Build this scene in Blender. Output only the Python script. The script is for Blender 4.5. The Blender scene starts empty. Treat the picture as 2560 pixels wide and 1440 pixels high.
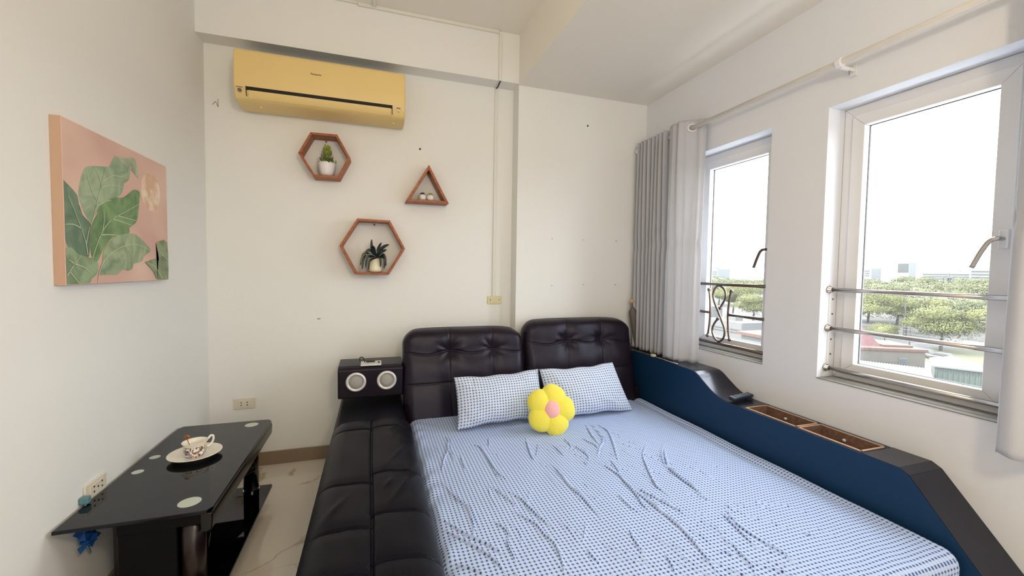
import bpy, bmesh, math, random
import numpy as np
from mathutils import Vector, Matrix, noise
rng = np.random.default_rng(7); random.seed(7)
S = bpy.context.scene; COL = S.collection

# ------------------------------------------------------------------ camera, world, sun, lights
cam = bpy.data.objects.new('camera', bpy.data.cameras.new('camera')); COL.objects.link(cam)
cam.data.sensor_width = 36; cam.data.lens = 1044.99 / 2560 * 36
cam.data.clip_start = 0.02; cam.data.clip_end = 3000
R_ = ((0.950302, 0.311327, -0.000862), (-0.310961, 0.949313, 0.045917), (0.015114, -0.043367, 0.998945))
cam.matrix_world = Matrix(((R_[0][0], R_[0][2], -R_[0][1], 0), (R_[1][0], R_[1][2], -R_[1][1], 0),
                           (R_[2][0], R_[2][2], -R_[2][1], 1.2354), (0, 0, 0, 1)))
S.camera = cam
S.view_settings.view_transform = 'Standard'; S.view_settings.look = 'None'
S.view_settings.exposure = -0.10; S.view_settings.gamma = 1.0; S.view_settings.use_curve_mapping = False
S.cycles.use_denoising = True; S.cycles.max_bounces = 9; S.cycles.diffuse_bounces = 6
S.cycles.transparent_max_bounces = 12; S.cycles.caustics_reflective = False; S.cycles.caustics_refractive = False
S.cycles.sample_clamp_indirect = 8

W = bpy.data.worlds.new('world'); S.world = W; W.use_nodes = True
bgn = W.node_tree.nodes['Background']
bgn.inputs[0].default_value = (0.90, 0.965, 1.0, 1); bgn.inputs[1].default_value = 13.0

def light(name, kind, energy, color, loc, rot=(0, 0, 0), size=1, size_y=None, portal=False):
    d = bpy.data.lights.new(name, kind); d.energy = energy; d.color = color
    if kind == 'AREA':
        d.shape = 'RECTANGLE' if size_y else 'DISK'; d.size = size
        if size_y: d.size_y = size_y
        if portal: d.cycles.is_portal = True
    o = bpy.data.objects.new(name, d); o.location = loc; o.rotation_euler = rot; COL.objects.link(o); return o
sun = light('sun', 'SUN', 20.0, (1.0, 0.93, 0.80), (0, 0, 30)); sun.data.angle = 0.02
sun.rotation_euler = Vector((0.62, -0.35, -0.95)).to_track_quat('-Z', 'Y').to_euler()
light('window_portal', 'AREA', 1, (1, 1, 1), (2.19, 1.10, 1.38), (0, math.radians(90), 0), 1.3, 0.66, True)
light('window_portal', 'AREA', 1, (1, 1, 1), (2.19, 2.00, 1.38), (0, math.radians(90), 0), 1.3, 0.66, True)
# unseen fill light added behind the photographer, and the room's ceiling lamp
light('rear_fill_light', 'AREA', 25, (1.0, 0.985, 0.97), (0.7, -2.3, 1.45), (math.radians(90), 0, 0), 2.2, 1.9)
lamp = light('ceiling_lamp_light', 'POINT', 50, (1.0, 0.81, 0.57), (0.45, -0.45, 2.05)); lamp.data.shadow_soft_size = .12

# ------------------------------------------------------------------ helpers
OFF = {}
def tag(o, label=None, cat=None, group=None, kind=None):
    if label: o['label'] = label
    if cat: o['category'] = cat
    if group: o['group'] = group
    if kind: o['kind'] = kind
    return o
def thing(name, label, cat, loc=(0, 0, 0), group=None):
    o = bpy.data.objects.new(name, None); COL.objects.link(o); o.location = loc; o.empty_display_size = 0.05
    OFF[o.name] = np.array(loc, float); return tag(o, label, cat, group)
def new(name, verts, faces, mat, parent=None, smooth=False, bevel=0, uv=None, solid=0, segs=2):
    off = OFF[parent.name] if parent else np.zeros(3)
    v = np.asarray(verts, float).reshape(-1, 3) - off
    me = bpy.data.meshes.new(name); me.from_pydata(v.tolist(), [], faces)
    if uv is not None:
        lay = me.uv_layers.new(name='UVMap'); vi = np.empty(len(me.loops), int); me.loops.foreach_get('vertex_index', vi)
        lay.data.foreach_set('uv', np.asarray(uv, float)[vi].ravel())
    me.materials.append(mat)
    if smooth: me.polygons.foreach_set('use_smooth', [True] * len(me.polygons))
    me.update()
    o = bpy.data.objects.new(name, me); COL.objects.link(o)
    if parent: o.parent = parent
    OFF[o.name] = off
    if solid:
        m = o.modifiers.new('s', 'SOLIDIFY'); m.thickness = solid; m.offset = 0
    if bevel:
        m = o.modifiers.new('b', 'BEVEL'); m.width = bevel; m.segments = segs; m.limit_method = 'ANGLE'
        m.harden_normals = False
        me.polygons.foreach_set('use_smooth', [True] * len(me.polygons))
        w = o.modifiers.new('w', 'WEIGHTED_NORMAL'); w.keep_sharp = True
    return o
class MB:
    def __init__(s): s.v = []; s.f = []
    def add(s, v, f):
        n = len(s.v); s.v += [tuple(float(c) for c in p) for p in v]; s.f += [tuple(i + n for i in q) for q in f]; return s
    def box(s, a, b):
        x0, y0, z0 = a; x1, y1, z1 = b
        return s.add([(x0,y0,z0),(x1,y0,z0),(x1,y1,z0),(x0,y1,z0),(x0,y0,z1),(x1,y0,z1),(x1,y1,z1),(x0,y1,z1)],
                     [(0,3,2,1),(4,5,6,7),(0,1,5,4),(1,2,6,5),(2,3,7,6),(3,0,4,7)])
    def prism(s, poly, axis, a, b):          # polygon in the two other axes, extruded a..b along axis
        n = len(poly); v = []
        for t in (a, b):
            for p in poly:
                q = list(p); q.insert(axis, t); v.append(tuple(q))
        return s.add(v, [tuple(range(n)), tuple(range(2*n-1, n-1, -1))] + [(i, n+i, n+(i+1) % n, (i+1) % n) for i in range(n)])
    def tube(s, pts, r, n=10, closed=False):
        P = [Vector(p) for p in pts]; m = len(P); rings = []; up = None
        rr = r if hasattr(r, '__len__') else [r] * m
        for i, p in enumerate(P):
            t = (P[(i+1) % m] - P[i-1]) if closed else (P[min(i+1, m-1)] - P[max(i-1, 0)])
            t.normalize()
            if up is None: up = t.orthogonal().normalized()
            up = (up - t * up.dot(t)).normalized(); b = t.cross(up)
            rings.append([p + (up*math.cos(2*math.pi*k/n) + b*math.sin(2*math.pi*k/n)) * rr[i] for k in range(n)])
        v = [q for g in rings for q in g]; f = []
        for i in range(m if closed else m-1):
            j = (i+1) % m
            f += [(i*n+k, i*n+(k+1) % n, j*n+(k+1) % n, j*n+k) for k in range(n)]
        if not closed: f += [tuple(range(n-1, -1, -1)), tuple((m-1)*n+k for k in range(n))]
        return s.add(v, f)
    def lathe(s, prof, c, n=32, axis=2, caps=True):     # prof: (r, h)
        v = []; m = len(prof)
        for r, h in prof:
            for k in range(n):
                a = 2*math.pi*k/n; p = [r*math.cos(a), r*math.sin(a)]; p.insert(axis, h)
                v.append((c[0]+p[0], c[1]+p[1], c[2]+p[2]))
        f = [(i*n+k, i*n+(k+1) % n, (i+1)*n+(k+1) % n, (i+1)*n+k) for i in range(m-1) for k in range(n)]
        if caps and prof[0][0] > 1e-6: f.append(tuple(range(n-1, -1, -1)))
        if caps and prof[-1][0] > 1e-6: f.append(tuple((m-1)*n+k for k in range(n)))
        return s.add(v, f)
    def ball(s, c, r, n=12, sc=(1, 1, 1)):
        prof = [(max(math.sin(math.pi*i/n), 1e-4)*r, -math.cos(math.pi*i/n)*r) for i in range(n+1)]
        k = MB().lathe(prof, (0, 0, 0), 2*n)
        return s.add([(c[0]+p[0]*sc[0], c[1]+p[1]*sc[1], c[2]+p[2]*sc[2]) for p in k.v], k.f)
    def build(s, name, mat, parent=None, **k): return new(name, s.v, s.f, mat, parent, **k)
def grid_faces(nu, nv, off=0, flip=False):
    q = []
    for i in range(nu-1):
        for j in range(nv-1):
            a = off+i*nv+j; q.append((a, a+nv, a+nv+1, a+1) if not flip else (a, a+1, a+nv+1, a+nv))
    return q
def smoothline(pts, n=8):
    P = [np.array(p, float) for p in pts]; out = []
    for i in range(len(P)-1):
        p0 = P[max(i-1, 0)]; p1 = P[i]; p2 = P[i+1]; p3 = P[min(i+2, len(P)-1)]
        for k in range(n):
            t = k/n
            out.append(0.5*((2*p1)+(-p0+p2)*t+(2*p0-5*p1+4*p2-p3)*t*t+(-p0+3*p1-3*p2+p3)*t**3))
    out.append(P[-1]); return out
def coords(h, r, nc, nb):
    b = r*(1-np.cos(np.linspace(0, math.pi/2, nb+1)))[:-1]
    return np.concatenate([-h+b, np.linspace(-h+r, h-r, nc), (h-b)[::-1]])
def rounded(name, w, h, t, r, mat, parent, M, disp=None, nc=(60, 40, 6), nb=6, uvs=None, cr=None, warp=None):
    """padded block: local X width, Y height, Z front; edge radius r, corner radius cr; front displaced by disp(x, y)"""
    xs = coords(w/2, r, nc[0], nb); ys = coords(h/2, r, nc[1], nb); zs = coords(t/2, min(r, t/2.001), nc[2], nb)
    V = []; F = []
    def side(A, B, fn, flip):
        n0 = sum(len(a) for a in V); U, Q = np.meshgrid(A, B, indexing='ij'); V.append(fn(U.ravel(), Q.ravel()))
        F.extend(grid_faces(len(A), len(B), n0, flip))
    o = np.ones_like
    side(xs, ys, lambda a, b: np.stack([a, b, o(a)*t/2], 1), False)
    side(xs, ys, lambda a, b: np.stack([a, b, -o(a)*t/2], 1), True)
    side(xs, zs, lambda a, b: np.stack([a, o(a)*h/2, b], 1), True)
    side(xs, zs, lambda a, b: np.stack([a, -o(a)*h/2, b], 1), False)
    side(ys, zs, lambda a, b: np.stack([o(a)*w/2, a, b], 1), False)
    side(ys, zs, lambda a, b: np.stack([-o(a)*w/2, a, b], 1), True)
    P = np.concatenate(V); flat = P.copy()
    rz = min(r, t/2.001); c = cr or r
    # plan corner rounding
    q = np.clip(P[:, :2], [-w/2+c, -h/2+c], [w/2-c, h/2-c]); d = P[:, :2]-q; L = np.maximum(np.abs(d).max(1), 1e-9); l2 = np.maximum(np.linalg.norm(d, axis=1), 1e-9)
    k = np.where((np.abs(d).min(1) > 1e-7), L/l2, 1); P[:, :2] = q+d*k[:, None]
    # edge rounding: inset distance
    q = np.clip(P[:, :2], [-w/2+c, -h/2+c], [w/2-c, h/2-c]); d = P[:, :2]-q; l2 = np.linalg.norm(d, axis=1)
    e = np.minimum(np.minimum(w/2-np.abs(P[:, 0]), h/2-np.abs(P[:, 1])), np.where(l2 > 1e-6, c-l2, 9)); e = np.clip(e, 0, r)
    front = np.abs(flat[:, 2]) > t/2-1e-6
    # front/back: lower z by quarter circle of inset
    s = (1-np.sqrt(np.clip(1-(1-e/r)**2, 0, 1)))*rz
    P[:, 2] = np.where(front, np.sign(flat[:, 2])*(t/2-s), P[:, 2]*(t/2-rz)/(t/2))
    if disp is not None:
        fade = np.clip(e/r, 0, 1)**0.6
        P[:, 2] += np.where(front & (flat[:, 2] > 0), disp(P[:, 0], P[:, 1])*fade, 0)
    if warp is not None: P = warp(P)
    uv = flat[:, :2]+flat[:, 2:3]*0 if uvs is None else uvs(flat)
    Pw = P @ np.array(M.to_3x3()).T + np.array(M.translation)
    me_o = new(name, Pw, F, mat, parent, smooth=True, uv=uv)
    bm = bmesh.new(); bm.from_mesh(me_o.data); bmesh.ops.remove_doubles(bm, verts=bm.verts, dist=1e-5)
    bmesh.ops.recalc_face_normals(bm, faces=bm.faces); bm.to_mesh(me_o.data); bm.free(); return me_o

# ------------------------------------------------------------------ materials
def srgb(h):
    c = [int(h[i:i+2], 16)/255 for i in (0, 2, 4)]
    return tuple(x/12.92 if x <= .04045 else ((x+.055)/1.055)**2.4 for x in c) + (1,)
def mat(name, col, rough=0.5, metal=0, spec=0.5, coat=0, bump=None, bscale=200, var=0, vscale=6, sheen=0, emis=None, coord='Object'):
    m = bpy.data.materials.new(name); m.use_nodes = True; n = m.node_tree.nodes; l = m.node_tree.links
    b = n['Principled BSDF']; c = srgb(col) if isinstance(col, str) else col
    b.inputs['Base Color'].default_value = c; b.inputs['Roughness'].default_value = rough; b.inputs['Metallic'].default_value = metal
    b.inputs['Specular IOR Level'].default_value = spec; b.inputs['Coat Weight'].default_value = coat
    b.inputs['Sheen Weight'].default_value = sheen
    tc = n.new('ShaderNodeTexCoord')
    if emis: b.inputs['Emission Color'].default_value = c; b.inputs['Emission Strength'].default_value = emis
    if var:
        t = n.new('ShaderNodeTexNoise'); t.inputs['Scale'].default_value = vscale; t.inputs['Detail'].default_value = 5
        l.new(tc.outputs[coord], t.inputs['Vector'])
        r = n.new('ShaderNodeMapRange'); r.inputs[3].default_value = 1-var; r.inputs[4].default_value = 1+var; l.new(t.outputs[0], r.inputs[0])
        mx = n.new('ShaderNodeVectorMath'); mx.operation = 'SCALE'; mx.inputs[0].default_value = c[:3]; l.new(r.outputs[0], mx.inputs['Scale'])
        l.new(mx.outputs[0], b.inputs['Base Color'])
    if bump:
        t = n.new('ShaderNodeTexNoise'); t.inputs['Scale'].default_value = bscale; t.inputs['Detail'].default_value = 4
        l.new(tc.outputs[coord], t.inputs['Vector'])
        bp = n.new('ShaderNodeBump'); bp.inputs['Strength'].default_value = bump; bp.inputs['Distance'].default_value = 0.002
        l.new(t.outputs[0], bp.inputs['Height']); l.new(bp.outputs[0], b.inputs['Normal'])
    return m
def wood(name, c1, c2, scale=18, rough=0.5):
    m = mat(name, c1, rough); n = m.node_tree.nodes; l = m.node_tree.links; b = n['Principled BSDF']
    tc = n.new('ShaderNodeTexCoord'); mp = n.new('ShaderNodeMapping'); mp.inputs['Scale'].default_value = (scale*.25, scale, scale)
    t = n.new('ShaderNodeTexNoise'); t.inputs['Scale'].default_value = 3; t.inputs['Detail'].default_value = 8; t.inputs['Distortion'].default_value = 1.2
    r = n.new('ShaderNodeValToRGB'); r.color_ramp.elements[0].position = .35; r.color_ramp.elements[1].position = .68
    r.color_ramp.elements[0].color = srgb(c2); r.color_ramp.elements[1].color = srgb(c1)
    l.new(tc.outputs['Object'], mp.inputs[0]); l.new(mp.outputs[0], t.inputs[0]); l.new(t.outputs[0], r.inputs[0]); l.new(r.outputs[0], b.inputs[0]); return m
M = {}
M['wall'] = mat('wall_paint', 'E9EAE8', 0.75, spec=.2, bump=.25, bscale=60, var=.02, vscale=1.5)
M['wallr'] = mat('window_wall_paint', 'E2E5EC', 0.7, spec=.25, bump=.25, bscale=60, var=.02, vscale=1.5)
M['ceil'] = mat('ceiling_paint', 'F0ECE4', 0.8, spec=.1, bump=.1, bscale=50)
M['upvc'] = mat('white_window_frame', 'E2E2E4', 0.35)
M['gasket'] = mat('dark_window_gasket', '2A2A2C', 0.6)
M['steel'] = mat('stainless_steel', 'C0BAB6', 0.22, metal=1)
M['steeld'] = mat('brown_steel', '6E5F58', 0.25, metal=.9)
M['rod'] = mat('cream_painted_rod', 'DAD5CE', 0.3)
M['plastic'] = mat('ivory_plastic', 'DDD5C4', 0.35)
M['trunk_w'] = mat('painted_trunking', 'E2E1DA', .5); M['yelplastic'] = mat('yellowed_switch_plastic', 'D8D0A8', 0.35)
M['black'] = mat('black_hole', '0B0A0A', 0.7)
M['base'] = mat('brown_skirting', '8A7864', 0.35, var=.08, vscale=9)
M['aircon'] = mat('yellowed_plastic', 'E6CA88', 0.42, var=.03, vscale=4)
M['aircon2'] = mat('yellowed_plastic_light', 'E6CE90', 0.42)
M['logo'] = mat('dark_print', '33302C', 0.5)
M['wood'] = wood('orange_stained_wood', 'B0652F', '86431D', 26, .45)
M['woodbox'] = wood('brown_tray_wood', '876A5C', '6B5348', 20, .4)
M['woodedge'] = mat('pale_wood_edge', 'C9A78A', .4)
M['leather'] = mat('dark_brown_leather', '1D151F', 0.31, spec=.30, bump=.35, bscale=350, var=.12, vscale=5)
M['leather2'] = mat('matt_brown_leather', '0A0A13', 0.38, spec=.13, bump=.4, bscale=300, var=.2, vscale=7)
M['console'] = mat('navy_console_lacquer', '123454', 0.45, spec=.3, var=.06, vscale=3)
M['consoletop'] = mat('console_top_vinyl', '191A25', 0.20, spec=.45)
M['silver'] = mat('silver_plastic', 'DAD9D6', 0.3, metal=.3)
M['grey'] = mat('grey_speaker_cloth', 'A8A69F', 0.75, bump=.8, bscale=900)
M['glassblk'] = mat('black_glass', '050508', 0.04, spec=.42)
M['blk'] = mat('black_lacquer', '050508', 0.25)
M['blkmat'] = mat('black_laminate', '060608', 0.6, spec=.15); M['legred'] = mat('dark_brown_gloss', '1C0F10', 0.3)
M['chrome'] = mat('chrome', 'D8D8D8', 0.08, metal=1)
M['frost'] = mat('frosted_disc', 'B9C4B8', 0.35)
M['china'] = mat('white_china', 'ECE6DA', 0.15, coat=.4)
M['gold'] = mat('copper_spoon', 'A5633A', 0.3, metal=.6)
M['pot'] = mat('white_pot', 'E6E4E6', 0.3)
M['blue'] = mat('blue_plastic_film', '184C8C', 0.35)
M['teal'] = mat('teal_plug', '5C868C', 0.35)
M['yellow'] = mat('yellow_plush', 'EDE05A', 0.95, spec=.05, bump=1.0, bscale=220, sheen=.4, var=.06, vscale=60)
M['pink'] = mat('pink_plush', 'F2B4B4', 0.95, spec=.05, bump=1.0, bscale=220, sheen=.4)
M['remote'] = mat('dark_remote_plastic', '16263A', 0.3)
M['button'] = mat('grey_buttons', '8E9CB0', 0.5)
M['umb'] = mat('grey_umbrella_cloth', '6E6663', 0.8)
M['ballw'] = mat('pale_wood_ball', 'C9A777', 0.45)
M['soil'] = mat('dark_soil', '1E1813', 0.9)

for k_ in ('leather', 'leather2', 'console', 'consoletop', 'glassblk'): M[k_].node_tree.nodes['Principled BSDF'].inputs['Specular Tint'].default_value = (.82, .84, 1, 1)

def cloth_curtain():
    m = mat('grey_beige_curtain', 'D6D7DE', 0.85, spec=.1, bump=.5, bscale=400); n = m.node_tree.nodes; l = m.node_tree.links
    b = n['Principled BSDF']; tr = n.new('ShaderNodeBsdfTranslucent'); tr.inputs[0].default_value = srgb('DADAD8')
    mx = n.new('ShaderNodeMixShader'); mx.inputs[0].default_value = .33; out = n['Material Output']
    l.new(b.outputs[0], mx.inputs[1]); l.new(tr.outputs[0], mx.inputs[2]); l.new(mx.outputs[0], out.inputs[0]); return m
M['curtain'] = cloth_curtain()

def gingham(name, p, cb, cm, cd):
    m = mat(name, 'FFFFFF', 0.8, spec=.15, sheen=.1); n = m.node_tree.nodes; l = m.node_tree.links; b = n['Principled BSDF']
    uv = n.new('ShaderNodeUVMap'); uv.uv_map = 'UVMap'; sp = n.new('ShaderNodeSeparateXYZ'); l.new(uv.outputs[0], sp.inputs[0])
    st = []
    for i in (0, 1):
        a = n.new('ShaderNodeMath'); a.operation = 'MULTIPLY'; a.inputs[1].default_value = 2*math.pi/p; l.new(sp.outputs[i], a.inputs[0])
        s = n.new('ShaderNodeMath'); s.operation = 'SINE'; l.new(a.outputs[0], s.inputs[0])
        r = n.new('ShaderNodeMapRange'); r.interpolation_type = 'SMOOTHSTEP'; r.inputs[1].default_value = .0; r.inputs[2].default_value = .6; l.new(s.outputs[0], r.inputs[0]); st.append(r)
    pr = n.new('ShaderNodeMath'); pr.operation = 'MULTIPLY'; l.new(st[0].outputs[0], pr.inputs[0]); l.new(st[1].outputs[0], pr.inputs[1])
    ad = n.new('ShaderNodeMath'); ad.operation = 'MAXIMUM'; l.new(st[0].outputs[0], ad.inputs[0]); l.new(st[1].outputs[0], ad.inputs[1])
    dv = n.new('ShaderNodeMath'); dv.operation = 'ADD'; l.new(ad.outputs[0], dv.inputs[0]); l.new(pr.outputs[0], dv.inputs[1])
    d2 = n.new('ShaderNodeMath'); d2.operation = 'DIVIDE'; d2.inputs[1].default_value = 2; l.new(dv.outputs[0], d2.inputs[0]); dv = d2
    cr = n.new('ShaderNodeValToRGB'); e = cr.color_ramp.elements
    e[0].position = 0; e[0].color = srgb(cb); e[1].position = 1; e[1].color = srgb(cd)
    x = e.new(.5); x.color = srgb(cm)
    l.new(dv.outputs[0], cr.inputs[0]); l.new(cr.outputs[0], b.inputs[0])
    t = n.new('ShaderNodeTexNoise'); t.inputs['Scale'].default_value = 28; t.inputs['Detail'].default_value = 3; l.new(uv.outputs[0], t.inputs[0])
    bp = n.new('ShaderNodeBump'); bp.inputs['Strength'].default_value = .35; bp.inputs['Distance'].default_value = .004
    l.new(t.outputs[0], bp.inputs['Height']); l.new(bp.outputs[0], b.inputs['Normal']); return m
M['sheet'] = gingham('gingham_sheet', .0152, 'C0D1F0', 'ABC0EA', '364C84'); M['pillow'] = gingham('gingham_pillow', .0178, 'D2DCEE', 'BFCCE4', '535F80')

def marble():
    m = mat('marble_tile', 'C9BFB2', 0.12, spec=.6, coat=.3); n = m.node_tree.nodes; l = m.node_tree.links; b = n['Principled BSDF']
    tc = n.new('ShaderNodeTexCoord'); oi = n.new('ShaderNodeObjectInfo')
    mu = n.new('ShaderNodeVectorMath'); mu.operation = 'SCALE'; l.new(oi.outputs['Location'], mu.inputs[0]); mu.inputs['Scale'].default_value = 7.3
    ad = n.new('ShaderNodeVectorMath'); l.new(tc.outputs['Object'], ad.inputs[0]); l.new(mu.outputs[0], ad.inputs[1])
    t1 = n.new('ShaderNodeTexNoise'); t1.inputs['Scale'].default_value = 1.6; t1.inputs['Detail'].default_value = 6; l.new(ad.outputs[0], t1.inputs[0])
    t1.inputs['Distortion'].default_value = .6
    s = n.new('ShaderNodeMath'); s.operation = 'SUBTRACT'; s.inputs[1].default_value = .5; l.new(t1.outputs[0], s.inputs[0])
    a = n.new('ShaderNodeMath'); a.operation = 'ABSOLUTE'; l.new(s.outputs[0], a.inputs[0])
    r = n.new('ShaderNodeValToRGB'); r.color_ramp.elements[0].position = 0; r.color_ramp.elements[0].color = srgb('B5A78E')
    r.color_ramp.elements[1].position = .012; r.color_ramp.elements[1].color = srgb('D8D1C6'); l.new(a.outputs[0], r.inputs[0]); l.new(r.outputs[0], b.inputs[0]); return m
M['tile'] = marble(); M['sill'] = mat('grey_sill', '8E8B86', .8, var=.12, vscale=12); M['grout'] = mat('grout', '8E8577', .9)  # sill is a mottled grey, darker than the walls

def glass():
    m = bpy.data.materials.new('window_glass'); m.use_nodes = True; n = m.node_tree.nodes; l = m.node_tree.links; n.clear()
    out = n.new('ShaderNodeOutputMaterial'); tr = n.new('ShaderNodeBsdfTransparent'); gl = n.new('ShaderNodeBsdfGlossy'); gl.inputs['Roughness'].default_value = .01
    fr = n.new('ShaderNodeValue'); fr.outputs[0].default_value = .03
    a = n.new('ShaderNodeMixShader'); l.new(fr.outputs[0], a.inputs[0]); l.new(tr.outputs[0], a.inputs[1]); l.new(gl.outputs[0], a.inputs[2])
    tl = n.new('ShaderNodeBsdfTranslucent'); tl.inputs[0].default_value = (.95, .97, 1, 1)      # faint veil added to wash out the view like haze
    b = n.new('ShaderNodeMixShader'); b.inputs[0].default_value = .009; l.new(a.outputs[0], b.inputs[1]); l.new(tl.outputs[0], b.inputs[2]); l.new(b.outputs[0], out.inputs[0]); return m
M['glass'] = glass()
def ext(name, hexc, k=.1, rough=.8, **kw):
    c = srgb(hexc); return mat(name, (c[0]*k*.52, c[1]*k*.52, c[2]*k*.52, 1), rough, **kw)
# ------------------------------------------------------------------ room shell
XL, XR, YB, YC, XC, ZF, ZL, ZH, YR = -0.94, 1.978, 2.9, 2.78, 0.94, 0, 2.505, 2.84, -2.5
def struct(name, mb, m, parent=None, **k):
    o = mb.build(name, m, parent, **k)
    if parent is None: o['kind'] = 'structure'
    return o
fl = struct('floor', MB().box((XL-.2, YR-.1, -.12), (XR+.2, YB+.1, -.012)), M['grout'])
px_ = [XL, -.202, .496, 1.194, 1.892, XR]; py_ = [YR, -2.309, -1.611, -.913, -.215, .483, 1.181, 1.879, 2.577, YB]
for i in range(len(px_)-1):
    for j in range(len(py_)-1):
        x0, x1, y0, y1 = px_[i]+.001, px_[i+1]-.001, py_[j]+.001, py_[j+1]-.001
        t = MB().box((-(x1-x0)/2, -(y1-y0)/2, -.012), ((x1-x0)/2, (y1-y0)/2, 0)).build('floor_tile', M['tile'], None, bevel=.001, segs=1)
        t.parent = fl; t.location = ((x0+x1)/2, (y0+y1)/2, 0)
struct('wall_left', MB().box((XL-.15, YR-.1, -.1), (XL, YB+.1, ZH+.1)), M['wall'])
struct('wall_back', MB().box((XL-.15, YB, -.1), (XR+.2, YB+.15, ZH+.1)), M['wall'])
struct('wall_rear', MB().box((XL-.15, YR-.15, -.1), (XR+.2, YR, ZH+.1)), M['wall'])
struct('trim_1', MB().box((XC, YC, 0), (XR, YB, ZL)), M['wall'])                       # projecting wall section beside the recess
struct('trim_2', MB().box((XL, YC, 2.515), (XC, YB, ZH)), M['wall'])                   # soffit above the air conditioner
struct('ceiling', MB().box((XL-.15, YR-.15, ZH), (XR+.2, YB+.15, ZH+.12)), M['ceil'])
struct('trim_3', MB().box((XC, YR, ZL), (XR, YB, ZH)), M['ceil'])                      # lowered ceiling along the windows
struct('baseboard_back', MB().box((XL, YB-.012, 0), (XC, YB, .083)), M['base'], bevel=.002)
struct('baseboard_left', MB().box((XL, YR, 0), (XL+.012, YB-.012, .083)), M['base'], bevel=.002)
struct('baseboard_right', MB().box((XR-.012, YR, 0), (XR, .55, .083)), M['base'], bevel=.002)

WIN = [(.79, 1.405), (1.695, 2.31)]; WZ = (.752, 2.0); RT = .22
def wall_holes(xa, xb, ys, zs, holes):
    mb = MB(); idx = {}
    def v(x, y, z):
        k = (x, y, z)
        if k not in idx: idx[k] = len(mb.v); mb.v.append(k)
        return idx[k]
    hole = lambda y, z: any(h[0] < y < h[1] and h[2] < z < h[3] for h in holes)
    solid = {}
    for i in range(len(ys)-1):
        for j in range(len(zs)-1): solid[i, j] = not hole((ys[i]+ys[i+1])/2, (zs[j]+zs[j+1])/2)
    for (i, j), s in solid.items():
        if not s: continue
        y0, y1, z0, z1 = ys[i], ys[i+1], zs[j], zs[j+1]
        mb.f.append((v(xa, y0, z0), v(xa, y0, z1), v(xa, y1, z1), v(xa, y1, z0)))
        mb.f.append((v(xb, y0, z0), v(xb, y1, z0), v(xb, y1, z1), v(xb, y0, z1)))
        for di, dj, a, b in ((-1, 0, (y0, z0), (y0, z1)), (1, 0, (y1, z1), (y1, z0)), (0, -1, (y1, z0), (y0, z0)), (0, 1, (y0, z1), (y1, z1))):
            if not solid.get((i+di, j+dj), False):
                mb.f.append((v(xa, *a), v(xb, *a), v(xb, *b), v(xa, *b)))
    return mb
ysg = [YR-.1, .79, 1.405, 1.695, 2.31, YB+.1]
o = struct('wall_right', wall_holes(XR, XR+RT, ysg, [-.1, WZ[0], WZ[1], ZH+.1], [(a, b, *WZ) for a, b in WIN]), M['wallr'])
bm = bmesh.new(); bm.from_mesh(o.data); bmesh.ops.recalc_face_normals(bm, faces=bm.faces); bm.to_mesh(o.data); bm.free()

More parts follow.
